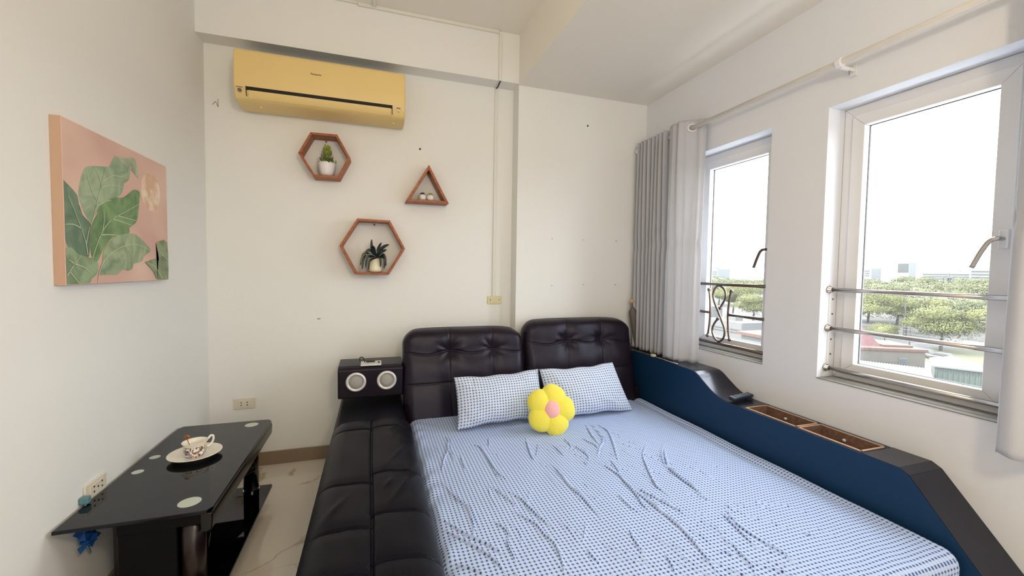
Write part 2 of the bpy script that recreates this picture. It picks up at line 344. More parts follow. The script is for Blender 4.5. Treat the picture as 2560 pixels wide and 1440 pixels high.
def ring(mb, x0, x1, y0, y1, z0, z1, w):     # rectangular mitred ring in the YZ plane
    o_ = [(y0, z0), (y1, z0), (y1, z1), (y0, z1)]; i_ = [(y0+w, z0+w), (y1-w, z0+w), (y1-w, z1-w), (y0+w, z1-w)]
    for k in range(4):
        mb.prism([o_[k], o_[(k+1) % 4], i_[(k+1) % 4], i_[k]], 0, x0, x1)
    return mb
for n, (a, b) in enumerate(WIN):
    w = struct('window_%d' % (n+1), ring(MB(), XR+.105, XR+.16, a+.001, b-.001, WZ[0]+.001, WZ[1]-.001, .042), M['upvc'], bevel=.003)
    w['label'] = ('near white casement window with trees and roofs outside' if n == 0 else 'far white casement window partly behind the drawn curtain')
    ring(MB(), XR+.112, XR+.150, a+.036, b-.036, WZ[0]+.036, WZ[1]-.036, .006).build('gasket', M['gasket'], w)
    ring(MB(), XR+.092, XR+.140, a+.043, b-.043, WZ[0]+.026, WZ[1]-.043, .052).build('sash', M['upvc'], w, bevel=.003)
    ring(MB(), XR+.124, XR+.132, a+.094, b-.094, WZ[0]+.077, WZ[1]-.094, .003).build('glazing_bead', M['gasket'], w)
    MB().box((XR+.126, a+.094, WZ[0]+.077), (XR+.130, b-.094, WZ[1]-.094)).build('pane', M['glass'], w)
    ya = a+.058
    h = MB().box((XR+.076, ya-.012, 1.335), (XR+.0925, ya+.012, 1.40)).build('handle_plate', M['upvc'], w, bevel=.003)
    MB().tube(smoothline([(XR+.078, ya, 1.368), (XR+.05, ya+.005, 1.368), (XR+.045, ya+.022, 1.358), (XR+.045, ya+.042, 1.32), (XR+.045, ya+.062, 1.268)], 5), [.007]*4+[.008]*17, 8).build('handle', M['steel' if n == 0 else 'steeld'], h, smooth=True)
    struct('trim_%d' % (n+4), MB().box((XR-.003, a, WZ[0]-.004), (XR+.106, b, WZ[0]+.0005)), M['sill'])
    # safety rails inside the recess
    g = thing('window_grille', ('brushed steel safety rails across the near window' if n == 0 else 'steel safety rails with a scroll ornament across the far window'), 'window guard', (XR+.06, a, WZ[0]))
    ms = M['steel'] if n == 0 else M['steeld']
    xg = XR+.052
    for z in (.797, .984, 1.165):
        if n == 1 and z == .984:
            MB().tube([(xg, 2.31, z), (xg, 2.128, z)], .0085, 12).build('rail', ms, g, smooth=True)
            MB().tube([(xg, 1.983, z), (xg, 1.695, z)], .0085, 12).build('rail', ms, g, smooth=True)
        else: MB().tube([(xg, b, z), (xg, a, z)], .0095, 12).build('rail', ms, g, smooth=True)
        for yy, s in ((b-.0005, -1), (a+.0005, 1)):
            MB().tube([(xg, yy, z), (xg, yy+s*.006, z), (xg, yy+s*.0061, z), (xg, yy+s*.018, z)], [.017, .017, .0125, .012], 14).build('flange', M['steel'], g, smooth=True)
    for yy, s in ((b, -1), (a, 1)):
        br = MB().box((xg+.004, min(yy, yy+s*.004), .76), (xg+.036, max(yy, yy+s*.004), 1.19)).build('mounting_strip', M['upvc'], g)
        for z in (.86, .93, 1.05, 1.12): MB().ball((xg+.024, yy+s*.005, z), .004, 5).build('screw', M['steeld'], br)
    if n == 1:
        cy, cz, k = 2.058, .984, 1
        sc = []
        S_ = [(1800-1797, 770), (0, 0)]
        pts = [(2.050, 1.018), (2.030, 1.050), (2.012, 1.085), (2.016, 1.125), (2.040, 1.148), (2.065, 1.155), (2.090, 1.145), (2.108, 1.115), (2.106, 1.075), (2.088, 1.035),
               (2.058, .984), (2.028, .930), (2.010, .893), (2.010, .853), (2.026, .825), (2.052, .812), (2.080, .822), (2.102, .850), (2.106, .885), (2.092, .918), (2.066, .950)]
        MB().tube([(xg, y, z) for y, z in smoothline(pts, 4)], .0065, 8).build('scroll', ms, g, smooth=True)
        for e in (pts[0], pts[-1]): MB().ball((xg, *e), .0115, 7).build('scroll_knob', ms, g, smooth=True)
        for s in (-1, 1):
            sp = [(cy+s*.088, 1.128), (cy+s*.078, 1.08), (cy+s*.070, .984), (cy+s*.078, .885), (cy+s*.088, .835)]
            MB().tube([(xg, y, z) for y, z in smoothline(sp, 5)], .0065, 8).build('side_bar', ms, g, smooth=True)
            for e in (sp[0], sp[-1]): MB().ball((xg, *e), .0115, 7).build('bar_knob', ms, g, smooth=True)

# conduits, sockets, nails
def cable(name, label, boxes, m=M['trunk_w']):
    r = thing(name, label, 'cable trunking', boxes[0][0])
    for a, b in boxes: MB().box(a, b).build('trunking_section', m, r, bevel=.002)
    return r
cable('wall_trunking', 'thin white cable trunking running down the wall to the small switch box',
      [((.792, YC-.012, 2.512), (.812, YC, 2.825)), ((.80, YB-.012, 1.043), (.823, YB, 2.513))])
cable('ceiling_trunking', 'thin white cable trunking along the edge of the high ceiling above the air conditioner',
      [((-.10, YC-.014, 2.820), (.790, YC, ZH)), ((XL, YC-.014, 2.829), (-.10, YC, ZH))])
cable('ceiling_trunking', 'short white cable trunking crossing the high ceiling towards the viewer', [((-.015, .5, ZH-.014), (.006, YC-.015, ZH))])
MB().tube(smoothline([(.806, YC-.002, 2.512), (.806, 2.84, 2.50), (.811, YB-.006, 2.51)], 4), .004, 6).build('loose_cable', M['black'])
tag(bpy.data.objects['loose_cable'], 'short dark cable bend under the soffit beside the trunking', 'cable')
def socket(name, label, c, w, h, normal, holes, m, extra=None):
    r = thing(name, label, 'socket' if 'socket' in name else 'switch', c)
    cx, cy, cz = c
    def B(u0, u1, z0, z1, d0, d1):
        if normal == 'y': return (cx+u0, cy-d1, cz+z0), (cx+u1, cy-d0, cz+z1)
        return (cx+d0, cy+u0, cz+z0), (cx+d1, cy+u1, cz+z1)
    MB().box(*B(-w/2, w/2, -h/2, h/2, 0, .008)).build('plate', m, r, bevel=.003)
    MB().box(*B(-w*.32, w*.32, -h*.32, h*.32, .0075, .0105)).build('insert', m, r, bevel=.001)
    for u, z in holes: MB().box(*B(u-.0028, u+.0028, z-.003, z+.003, .010, .0112)).build('pin_hole', M['black'], r)
    return r
socket('wall_socket', 'ivory double socket low on the back wall above the table corner', (-.756, YB, .396), .112, .066, 'y', [(-.016, .008), (-.016, -.008), (.016, .008), (.016, -.008)], M['plastic'])
socket('wall_switch', 'small yellowed switch box at the foot of the trunking', (.818, YB, 1.016), .105, .058, 'y', [(-.032, .002), (.032, .002)], M['yelplastic'])
socket('wall_socket', 'ivory double socket on the left wall behind the glass table edge', (XL, 1.822, .447), .118, .062, 'x', [(-.018, .012), (-.018, -.006), (.026, .012), (.026, -.006), (.004, .003)], M['plastic'])
p = thing('power_plug', 'small teal plug at the lower corner of the left wall socket', 'plug', (XL, 1.748, .440))
MB().box((XL+.001, 1.738, .428), (XL+.026, 1.760, .452)).build('plug_body', M['teal'], p, bevel=.004)
MB().tube(smoothline([(XL+.02, 1.745, .432), (XL+.011, 1.735, .40), (XL+.010, 1.74, .33), (XL+.018, 1.76, .25)], 5), .003, 6).build('plug_cable', M['teal'], p, smooth=True)
def nail(x, z, y, label, r=.004):
    o = MB().lathe([(r, 0), (r, .004), (r*.5, .005)], (x, y-.005, z), 8, 1).build('wall_plug', M['black'])
    tag(o, label, 'nail')
nail(.286, 2.036, YB, 'black screw head in the wall above the triangular shelf', .006)
nail(1.474, 2.293, YC, 'black screw head high on the projecting wall beside the curtain', .006)
for x, z, w_ in ((1.209, 1.463, 'upper left'), (1.459, 1.463, 'upper middle'), (1.736, 1.464, 'upper right, near the curtain'), (1.213, 1.126, 'lower left'), (1.467, 1.133, 'lower middle'), (1.739, 1.134, 'lower right, just above the headrest')):
    o = MB().lathe([(.003, 0), (.003, .003)], (x, YC-.003, z), 8, 1).build('screw_hole', M['steeld'])
    tag(o, 'tiny brown screw hole in the grid of six: '+w_, 'screw hole', 'screw holes in the projecting wall')
mk = MB()
for a, b in (((-.90, 2.17), (-.885, 2.19)), ((-.885, 2.19), (-.872, 2.16)), ((-.872, 2.205), (-.872, 2.16))):
    mk.tube([(a[0], YB-.0012, a[1]), (b[0], YB-.0012, b[1])], .0012, 4)
tag(mk.build('wall_scratch', M['umb']), 'faint scratch mark in the corner left of the air conditioner', 'scratch')

tag(MB().box((-.349, YB-.0015, .903), (-.331, YB, .908)).build('wall_scratch', M['umb']), 'small grey scratch on the back wall above the speaker box', 'scratch')
# ------------------------------------------------------------------ air conditioner
ac = thing('air_conditioner', 'yellowed split air conditioner high on the back wall under the soffit', 'air conditioner', (-.28, YB, 2.29))
prof = [(2.899, 2.425), (2.72, 2.428), (2.695, 2.424), (2.684, 2.412), (2.677, 2.36), (2.674, 2.28), (2.677, 2.222), (2.684, 2.205), (2.692, 2.180), (2.706, 2.160), (2.735, 2.147), (2.80, 2.140), (2.88, 2.146), (2.899, 2.17)]
body = MB().prism(prof, 0, -.734, .174).build('body', M['aircon'], ac, bevel=.008, segs=3)
MB().box((-.69, 2.715, 2.4285), (.13, 2.885, 2.432)).build('top_shade_sheet', M['black'], ac)  # black sheet added out of view on top, keeps the gap above dark
MB().prism([(2.6772, 2.2190), (2.6905, 2.2190), (2.6975, 2.2045), (2.6835, 2.2010)], 0, -.672, .098).build('air_slot', M['black'], ac)
MB().prism([(2.6805, 2.2015), (2.686, 2.2015), (2.704, 2.165), (2.701, 2.162), (2.688, 2.178)], 0, -.664, .090).build('louvre_flap', M['aircon'], ac, bevel=.0015)
for x in (-.674, .098): MB().prism([(2.6745, 2.219), (2.684, 2.219), (2.70, 2.170), (2.688, 2.175), (2.6785, 2.20)], 0, x-.0015, x+.0015).build('flap_joint', M['logo'], ac)
MB().lathe([(.0095, -.003), (.0095, .004), (.006, .005)], (-.704, 2.678, 2.195), 20, 1).build('indicator', M['umb'], ac)
MB().box((-.722, 2.676, 2.2105), (-.688, 2.6785, 2.2125)).build('side_label', M['umb'], ac)
MB().box((.122, 2.676, 2.2055), (.146, 2.6790, 2.209)).build('side_label', M['umb'], ac)
MB().box((.128, 2.678, 2.186), (.142, 2.6860, 2.200)).build('receiver', M['aircon2'], ac)
for x in (-.62, .11): MB().ball((x, 2.76, 2.142), .008, 6).build('foot_clip', M['aircon2'], ac)
def text(body_, size, loc, rot, m, parent, name='lettering', ext=.0006):
    c = bpy.data.curves.new('t', 'FONT'); c.body = body_; c.size = size; c.align_x = 'CENTER'; c.align_y = 'CENTER'; c.extrude = ext
    c.offset = size*.02
    t = bpy.data.objects.new('t', c); COL.objects.link(t); bpy.context.view_layer.update()
    me = bpy.data.meshes.new_from_object(t.evaluated_get(bpy.context.evaluated_depsgraph_get())); bpy.data.objects.remove(t); bpy.data.curves.remove(c)
    me.materials.clear(); me.materials.append(m); me.name = name
    o = bpy.data.objects.new(name, me); COL.objects.link(o); o.parent = parent; o.location = Vector(loc)-Vector(OFF[parent.name]); o.rotation_euler = rot; return o
text('Panasonic', .0145, (-.322, 2.6763, 2.335), (math.radians(90), 0, 0), M['logo'], ac)

# ------------------------------------------------------------------ wooden wall shelves
def shelf(name, label, poly, th, holes=()):
    P = [np.array(p) for p in poly]; n = len(P); c = sum(P)/n
    r = thing(name, label, 'shelf', (c[0], YB, c[1])); inn = []
    for i in range(n):                       # offset inwards by th
        a, b, d = P[i-1], P[i], P[(i+1) % n]
        e1 = (b-a)/np.linalg.norm(b-a); e2 = (d-b)/np.linalg.norm(d-b)
        n1 = np.array([-e1[1], e1[0]]); n2 = np.array([-e2[1], e2[0]])
        if np.dot(n1, c-b) < 0: n1 = -n1; n2 = -n2
        m_ = (n1+n2); m_ /= np.dot(m_, n1); inn.append(b+m_*th)
    for i in range(n):
        j = (i+1) % n
        MB().prism([tuple(P[i]), tuple(P[j]), tuple(inn[j]), tuple(inn[i])], 1, 2.79, YB-.0005).build('board', M['wood'], r, bevel=.0012, segs=1)
    return r, inn
h1, in1 = shelf('hexagonal_shelf', 'smaller wooden hexagon shelf holding the cone plant under the air conditioner',
      [(-.436, 1.911), (-.368, 2.04), (-.22, 2.043), (-.145, 1.908), (-.209, 1.779), (-.354, 1.777)], .014)
h2, in2 = shelf('hexagonal_shelf', 'larger wooden hexagon shelf holding the spider plant, lowest on the wall',
      [(-.21, 1.369), (-.106, 1.541), (.09, 1.538), (.185, 1.361), (.084, 1.192), (-.12, 1.192)], .014)
h3, in3 = shelf('triangular_shelf', 'wooden triangle shelf holding two tiny white pots',
      [(.333, 1.912), (.187, 1.667), (.465, 1.668)], .016)
for hh, x, z in ((h1, -.292, 2.018), (h2, -.005, 1.514)):
    MB().tube([(x, YB-.012, z), (x, YB-.001, z+.004)], .005, 8).build('hanger_nail', M['steeld'], hh)
# cone plant
zb = 1.7915
pl = thing('potted_plant', 'cone-shaped bright green plant in a white pot on the smaller hexagon shelf', 'plant', (-.283, 2.845, zb))
MB().lathe([(.024, 0), (.032, .012), (.038, .035), (.040, .060), (.0385, .066), (.036, .0665), (.034, .056), (.0, .056)], (-.283, 2.845, zb), 28).build('pot', M['pot'], pl, smooth=True)
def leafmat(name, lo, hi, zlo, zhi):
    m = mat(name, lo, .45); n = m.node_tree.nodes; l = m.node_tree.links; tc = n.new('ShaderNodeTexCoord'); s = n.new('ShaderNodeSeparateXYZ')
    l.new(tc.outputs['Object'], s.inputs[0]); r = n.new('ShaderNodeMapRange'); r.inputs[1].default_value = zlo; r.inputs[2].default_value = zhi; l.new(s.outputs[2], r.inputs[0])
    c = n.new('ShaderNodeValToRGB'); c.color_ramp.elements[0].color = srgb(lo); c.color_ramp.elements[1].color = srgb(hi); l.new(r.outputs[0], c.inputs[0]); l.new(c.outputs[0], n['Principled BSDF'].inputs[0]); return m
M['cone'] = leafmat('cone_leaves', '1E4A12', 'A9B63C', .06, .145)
mb = MB()
for k in range(230):
    t = random.random()**.8; z = .058+.085*t; rr = (.047 if t < .18 else .030*(1-t)**.7+.004); a = random.uniform(0, 6.28)
    c = Vector((-.283+rr*.8*math.cos(a), 2.845+rr*.8*math.sin(a), zb+z)); d = Vector((math.cos(a)*.7, math.sin(a)*.7, .9)).normalized(); s = d.cross(Vector((0, 0, 1))).normalized()*.0028
    L = .016; mb.add([c-d*.004, c+s+d*L*.4, c+d*L, c-s+d*L*.4], [(0, 1, 2, 3)])
tag(mb.build('foliage', M['cone'], pl), kind='stuff')
pl.scale = (1.3, 1.3, 1.3)
# spider plant
zb2 = 1.2065
sp = thing('spider_plant', 'dark striped spider plant in a white pot on the larger hexagon shelf', 'plant', (-.008, 2.845, zb2))
MB().lathe([(.022, 0), (.027, .004), (.029, .012), (.027, .028), (.020, .046), (.014, .056), (.012, .058), (.0, .05)], (-.002, 2.845, zb2+.001), 24).build('pot', mat('cream_pot', 'E9E4C8', .3), sp, smooth=True)
M['darkleaf'] = mat('navy_green_leaf', '12202A', .4); M['varleaf'] = mat('pale_leaf_edge', 'A7A86A', .5)
def blade(root, pts, w, name='leaf', m='darkleaf', edge=True):
    P = [Vector(q) for q in smoothline(pts, 6)]; n = len(P); v = []; v2 = []
    for i, q in enumerate(P):
        t = (P[min(i+1, n-1)]-P[max(i-1, 0)]).normalized(); s = t.cross(Vector((0, 1, .15))).normalized()
        ww = w*math.sin(math.pi*min(max((i+.8)/(n+.3), 0), 1))**.75
        v += [q-s*ww, q+Vector((0, -.0025, -.001)), q+s*ww]; v2 += [q-s*ww*1.02+Vector((0, -.0004, 0)), q-s*ww*.72+Vector((0, -.0016, 0))]
    o = new(name, v, [f for i in range(n-1) for f in ((i*3, i*3+1, i*3+4, i*3+3), (i*3+1, i*3+2, i*3+5, i*3+4))], M[m], root, smooth=True)
    if edge: new('leaf_edge', v2, [(i*2, i*2+1, i*2+3, i*2+2) for i in range(n-1)], M['varleaf'], o)
c0 = (0.003, 2.84, zb2+.062)
for tip, mid, w in (((-.016, 2.83, .140), (-.014, 2.835, .10), .0065), ((.052, 2.815, .120), (.026, 2.825, .104), .0075), ((.042, 2.80, .097), (.02, 2.815, .084), .007),
                    ((-.05, 2.81, .068), (-.024, 2.82, .096), .007), ((.022, 2.83, .128), (.010, 2.84, .10), .006), ((-.012, 2.80, .112), (-.008, 2.82, .095), .010), ((.030, 2.80, .088), (.014, 2.81, .080), .008)):
    blade(sp, [c0, (mid[0], mid[1], zb2+mid[2]), (tip[0], tip[1], zb2+tip[2])], w)
for tip, mid, w in (((-.052, 2.80, .012), (-.045, 2.81, .066), .007), ((-.040, 2.80, .020), (-.030, 2.80, .070), .006), ((.032, 2.80, .016), (.032, 2.80, .062), .0065), ((.018, 2.80, .022), (.016, 2.80, .062), .005),
                    ((-.060, 2.82, .030), (-.042, 2.825, .082), .006), ((.040, 2.82, .028), (.030, 2.82, .075), .007), ((-.028, 2.80, .010), (-.024, 2.80, .050), .005)):
    blade(sp, [c0, (mid[0], mid[1], zb2+mid[2]), (tip[0], tip[1], zb2+tip[2])], w)
sp.scale = (1.55, 1.25, 1.5)
# tiny succulents
def succ(x, kind, label):
    z0 = 1.6845; y = 2.838
    r = thing('mini_succulent', label, 'plant', (x, y, z0), 'tiny potted succulents')
    MB().lathe([(.012, 0), (.018, .004), (.0215, .013), (.0205, .024), (.016, .031), (.014, .031), (.013, .027), (0, .027)], (x, y, z0), 24).build('pot', M['pot'], r, smooth=True)
    m = mat('succulent_%s' % kind, '9DB03A' if kind == 'green' else '3A2226', .5)
    r.scale = (1.15, 1.15, 1.25)
    for k in range(20):
        a = k*2.4; t = k/20; d = Vector((math.cos(a)*(1-t*.8), math.sin(a)*(1-t*.8), .35+t*.9)).normalized(); c = Vector((x, y, z0+.027)); L = .023*(1-t*.25)
        s = d.orthogonal().normalized()*.0042; u = d.cross(s).normalized()*.0024
        MB().add([c, c+d*L*.55+s, c+d*L*.55+u, c+d*L*.55-s, c+d*L*.55-u, c+d*L], [(0, 1, 2), (0, 2, 3), (0, 3, 4), (0, 4, 1), (5, 2, 1), (5, 3, 2), (5, 4, 3), (5, 1, 4)]).build('leaf', m, r)
succ(.297, 'dark', 'tiny white pot with a dark red succulent, left in the triangle shelf'); succ(.350, 'green', 'tiny white pot with a bright green succulent, right in the triangle shelf')

# ------------------------------------------------------------------ picture on the left wall
LEAF = {
 'a':('6E8872',[(0.0,0.628),(0.048,0.595),(0.074,0.574),(0.095,0.548),(0.106,0.48),(0.134,0.433),(0.187,0.388),(0.179,0.31),(0.166,0.179),(0.124,0.178),(0.049,0.21),(0.006,0.249),(0.001,0.376)]),
 'b':('9CB094',[(0.188,0.397),(0.135,0.459),(0.102,0.562),(0.113,0.638),(0.135,0.71),(0.166,0.753),(0.218,0.775),(0.306,0.798),(0.352,0.812),(0.388,0.878),(0.418,0.903),(0.465,0.873),(0.547,0.837),(0.535,0.765),(0.484,0.724),(0.478,0.684),(0.444,0.628),(0.368,0.59),(0.308,0.552),(0.25,0.493),(0.216,0.444)]),
 'c':('ADB89C',[(0.418,0.903),(0.506,0.919),(0.583,0.949),(0.625,0.909),(0.64,0.806),(0.586,0.838),(0.547,0.847),(0.465,0.873)]),
 'd':('7A9A6C',[(0.195,0.398),(0.238,0.465),(0.25,0.502),(0.32,0.563),(0.393,0.604),(0.469,0.619),(0.538,0.667),(0.581,0.701),(0.652,0.7),(0.639,0.594),(0.626,0.52),(0.602,0.454),(0.529,0.406),(0.525,0.365),(0.434,0.338),(0.358,0.313),(0.309,0.264),(0.261,0.198),(0.226,0.144),(0.19,0.17),(0.177,0.24)]),
 'e':('9FB191',[(0.233,0.054),(0.27,0.144),(0.284,0.217),(0.358,0.304),(0.46,0.35),(0.57,0.364),(0.635,0.343),(0.703,0.3),(0.763,0.245),(0.684,0.197),(0.652,0.154),(0.562,0.133),(0.547,0.092),(0.491,0.083),(0.451,0.094),(0.411,0.061),(0.349,0.054),(0.29,0.056)]),
 'f':('8FA584',[(0.002,0.224),(0.04,0.226),(0.095,0.186),(0.143,0.174),(0.205,0.161),(0.236,0.126),(0.223,0.063),(0.179,0.029),(0.157,0.002),(0.002,0.002)]),
 'g':('8C9A7A',[(0.833,0.313),(0.984,0.331),(0.994,0.003),(0.845,0.003),(0.787,0.076),(0.698,0.143),(0.715,0.154),(0.815,0.177),(0.868,0.172)])}
MOON = [(0.77,0.885),(0.84,0.872),(0.891,0.806),(0.903,0.718),(0.864,0.609),(0.811,0.573),(0.745,0.585),(0.691,0.635),(0.67,0.704),(0.681,0.8),(0.714,0.856)]
VEIN=[[(0.188,0.393),(0.217,0.471),(0.254,0.591),(0.291,0.706),(0.317,0.784)],[(0.272,0.648),(0.372,0.687),(0.472,0.694)],[(0.291,0.697),(0.386,0.757),(0.528,0.773)],[(0.236,0.553),(0.191,0.622),(0.16,0.716)],[(0.229,0.512),(0.297,0.555),(0.356,0.579)],[(0.278,0.668),(0.248,0.731),(0.228,0.769)],[(0.189,0.166),(0.231,0.269),(0.29,0.372),(0.375,0.456),(0.492,0.52),(0.637,0.604)],[(0.363,0.45),(0.463,0.438),(0.572,0.425)],[(0.278,0.362),(0.292,0.436),(0.289,0.499)],[(0.255,0.324),(0.335,0.335),(0.421,0.337)],[(0.413,0.48),(0.504,0.473),(0.617,0.467)],[(0.226,0.004),(0.246,0.089),(0.294,0.162),(0.379,0.225),(0.484,0.268),(0.611,0.284),(0.758,0.248)],[(0.379,0.22),(0.428,0.173),(0.458,0.094)],[(0.483,0.265),(0.537,0.214),(0.563,0.143)],[(0.477,0.266),(0.506,0.324),(0.521,0.355)],[(0.305,0.167),(0.321,0.116)],[(0.152,0.187),(0.137,0.272),(0.111,0.347),(0.072,0.441),(0.026,0.539)],[(0.111,0.351),(0.055,0.37),(0.003,0.364)],[(0.142,0.255),(0.171,0.369)],[(0.004,0.055),(0.055,0.127),(0.099,0.176)],[(0.057,0.126),(0.121,0.105),(0.17,0.065)],[(0.057,0.126),(0.015,0.152)],[(0.021,0.079),(0.078,0.009)],[(0.995,0.173),(0.915,0.219),(0.853,0.268)],[(0.909,0.014),(0.813,0.109),(0.715,0.148)]]
PY0, PY1, PZ0, PZ1, PX = 1.663, 2.343, 1.166, 1.685, XL+.028
pc = thing('wall_picture', 'pink canvas print of large green leaves and a pale moon on the left wall', 'picture', (XL, 2.0, 1.42))
def canvas_mat():
    m = mat('pink_canvas', 'DDB09A', .7); n = m.node_tree.nodes; l = m.node_tree.links; tc = n.new('ShaderNodeTexCoord')
    t = n.new('ShaderNodeTexNoise'); t.inputs['Scale'].default_value = 3.2; l.new(tc.outputs['Object'], t.inputs[0])
    c = n.new('ShaderNodeValToRGB'); c.color_ramp.elements[0].position = .35; c.color_ramp.elements[0].color = srgb('D3ABA0'); c.color_ramp.elements[1].position = .7; c.color_ramp.elements[1].color = srgb('E4C6B4')
    l.new(t.outputs[0], c.inputs[0]); l.new(c.outputs[0], n['Principled BSDF'].inputs[0]); return m
M['canvas'] = canvas_mat()
cv = MB().box((XL+.0005, PY0, PZ0), (PX, PY1, PZ1)).build('canvas', M['canvas'], pc, bevel=.002)
MB().box((XL+.0006, PY0-.0012, PZ0), (PX-.001, PY0, PZ1)).build('canvas_side', mat('canvas_side', 'BF9F88', .7), pc)
U = lambda u, v, d: (PX+d, PY0+.002+u*(PY1-PY0-.004), PZ0+.002+v*(PZ1-PZ0-.004))
def leaf_print(name, col):
    m = mat(name, col, .7); n = m.node_tree.nodes; l = m.node_tree.links; tc = n.new('ShaderNodeTexCoord')
    t = n.new('ShaderNodeTexNoise'); t.inputs['Scale'].default_value = 9; t.inputs['Distortion'].default_value = 1.5; l.new(tc.outputs['Object'], t.inputs[0])
    c = n.new('ShaderNodeValToRGB'); b = srgb(col); e = c.color_ramp.elements
    e[0].position = .3; e[0].color = (b[0]*.55, b[1]*.62, b[2]*.6, 1); e[1].position = .62; e[1].color = (min(b[0]*1.15, 1), min(b[1]*1.12, 1), min(b[2]*1.1, 1), 1)
    l.new(t.outputs[0], c.inputs[0]); l.new(c.outputs[0], n['Principled BSDF'].inputs[0]); return m
def flat(pts, d, name, m, parent, thick=.0003):
    P = smoothline(pts+[pts[0]], 3)[:-1]; n = len(P)
    P = [np.clip(q, .0015, .9985) for q in P]; v = [U(*q, d) for q in P]+[U(*q, d-thick) for q in P]
    bm = bmesh.new(); vs = [bm.verts.new(np.array(q)-OFF[parent.name]) for q in v[:n]]; f = bm.faces.new(vs); bmesh.ops.triangulate(bm, faces=[f]); bmesh.ops.recalc_face_normals(bm, faces=bm.faces)
    me = bpy.data.meshes.new(name); bm.to_mesh(me); bm.free(); me.materials.append(m); o = bpy.data.objects.new(name, me); COL.objects.link(o); o.parent = parent; OFF[o.name] = OFF[parent.name]; return o
for i, k in enumerate('abfcdeg'):
    flat(LEAF[k][1], .0004+i*.0002, 'printed_leaf', leaf_print('leaf_print_'+k, LEAF[k][0]), pc)
def moonmat():
    m = mat('moon_print', 'EBD3BC', .7); n = m.node_tree.nodes; l = m.node_tree.links; tc = n.new('ShaderNodeTexCoord')
    t = n.new('ShaderNodeTexNoise'); t.inputs['Scale'].default_value = 16; l.new(tc.outputs['Object'], t.inputs[0]); c = n.new('ShaderNodeValToRGB')
    c.color_ramp.elements[0].position = .42; c.color_ramp.elements[0].color = srgb('D9B496'); c.color_ramp.elements[1].position = .6; c.color_ramp.elements[1].color = srgb('F0DDC8')
    l.new(t.outputs[0], c.inputs[0]); l.new(c.outputs[0], n['Principled BSDF'].inputs[0]); return m
flat(MOON, .0004, 'printed_moon', moonmat(), pc)
mb = MB()
for ln in VEIN:
    P = [np.clip(q, .003, .997) for q in smoothline(ln, 4)]; n = len(P)
    for i in range(n-1):
        a, b = P[i], P[i+1]; d = (b-a)/max(np.linalg.norm(b-a), 1e-6); s = np.array([-d[1], d[0]*1.3])*.0028*(1-.6*i/n)
        mb.add([U(*(a-s), .0022), U(*(b-s), .0022), U(*(b+s), .0022), U(*(a+s), .0022)], [(0, 1, 2, 3)])
mb.build('printed_veins', mat('vein_print', 'C2CBA6', .7), pc)['kind'] = 'stuff'
# ------------------------------------------------------------------ sofa bed
bed = thing('sofa_bed', 'dark brown leather sofa bed with headrests, speaker box and a navy side console', 'bed', (.9, 1.7, 0))
MB().box((.19, .80, .03), (1.785, 2.50, .30)).build('bed_base', M['console'], bed, bevel=.01)
MB().box((.175, 2.50, .03), (1.785, 2.72, .42)).build('back_frame', M['leather'], bed, bevel=.01)
def frame(origin, xdir, ydir):
    x = Vector(xdir).normalized(); y = Vector(ydir).normalized(); z = x.cross(y).normalized(); y = z.cross(x)
    m = Matrix((x, y, z)).transposed().to_4x4(); m.translation = Vector(origin); return m
def tuft(w, h, us, vs, A=.012, but=None, crease=1):
    X = [(u-.5)*w for u in us]; Y = [(v-.5)*h for v in vs]
    def f(x, y):
        xw = x+.006*np.sin(y*9+1); z = np.zeros_like(x)
        gx = np.zeros_like(x); 
        for a in X: d = np.abs(xw-a); z -= .006*np.exp(-(d/.0042)**2)+A*np.exp(-(d/.055)**2); gx += np.exp(-(d/.03)**2)
        for i, b in enumerate(Y):
            bow = .012*np.cos((x-(X[0] if X else 0))*2*math.pi/max(w*.37, .01)) if but == i else .004*np.sin(x*6)
            d = np.abs(y-b-bow); z -= .006*np.exp(-(d/.0042)**2)+A*(1.0 if but == i else .5)*np.exp(-(d/.055)**2)
        if but is not None:
            for k, a in enumerate(X):
                b = Y[but]+.012; dx = x-a; dy = y-b; r = np.hypot(dx, dy); th = np.arctan2(dy, dx)
                z -= .017*np.exp(-(r/.040)**2)
                z += .0022*np.sin(th*7+k*2+1.5*np.sin(th*2+k))*np.exp(-((r-.060)/.040)**2)
        # bulging panels and soft folds
        z += .014*np.cos(x/w*math.pi)*np.cos(y/h*math.pi*.9)
        z += .0016*np.sin(x*31+y*13+2*np.sin(y*17))*np.exp(-((y-(Y[but] if but is not None else 0))/.12)**2)
        return z
    return f
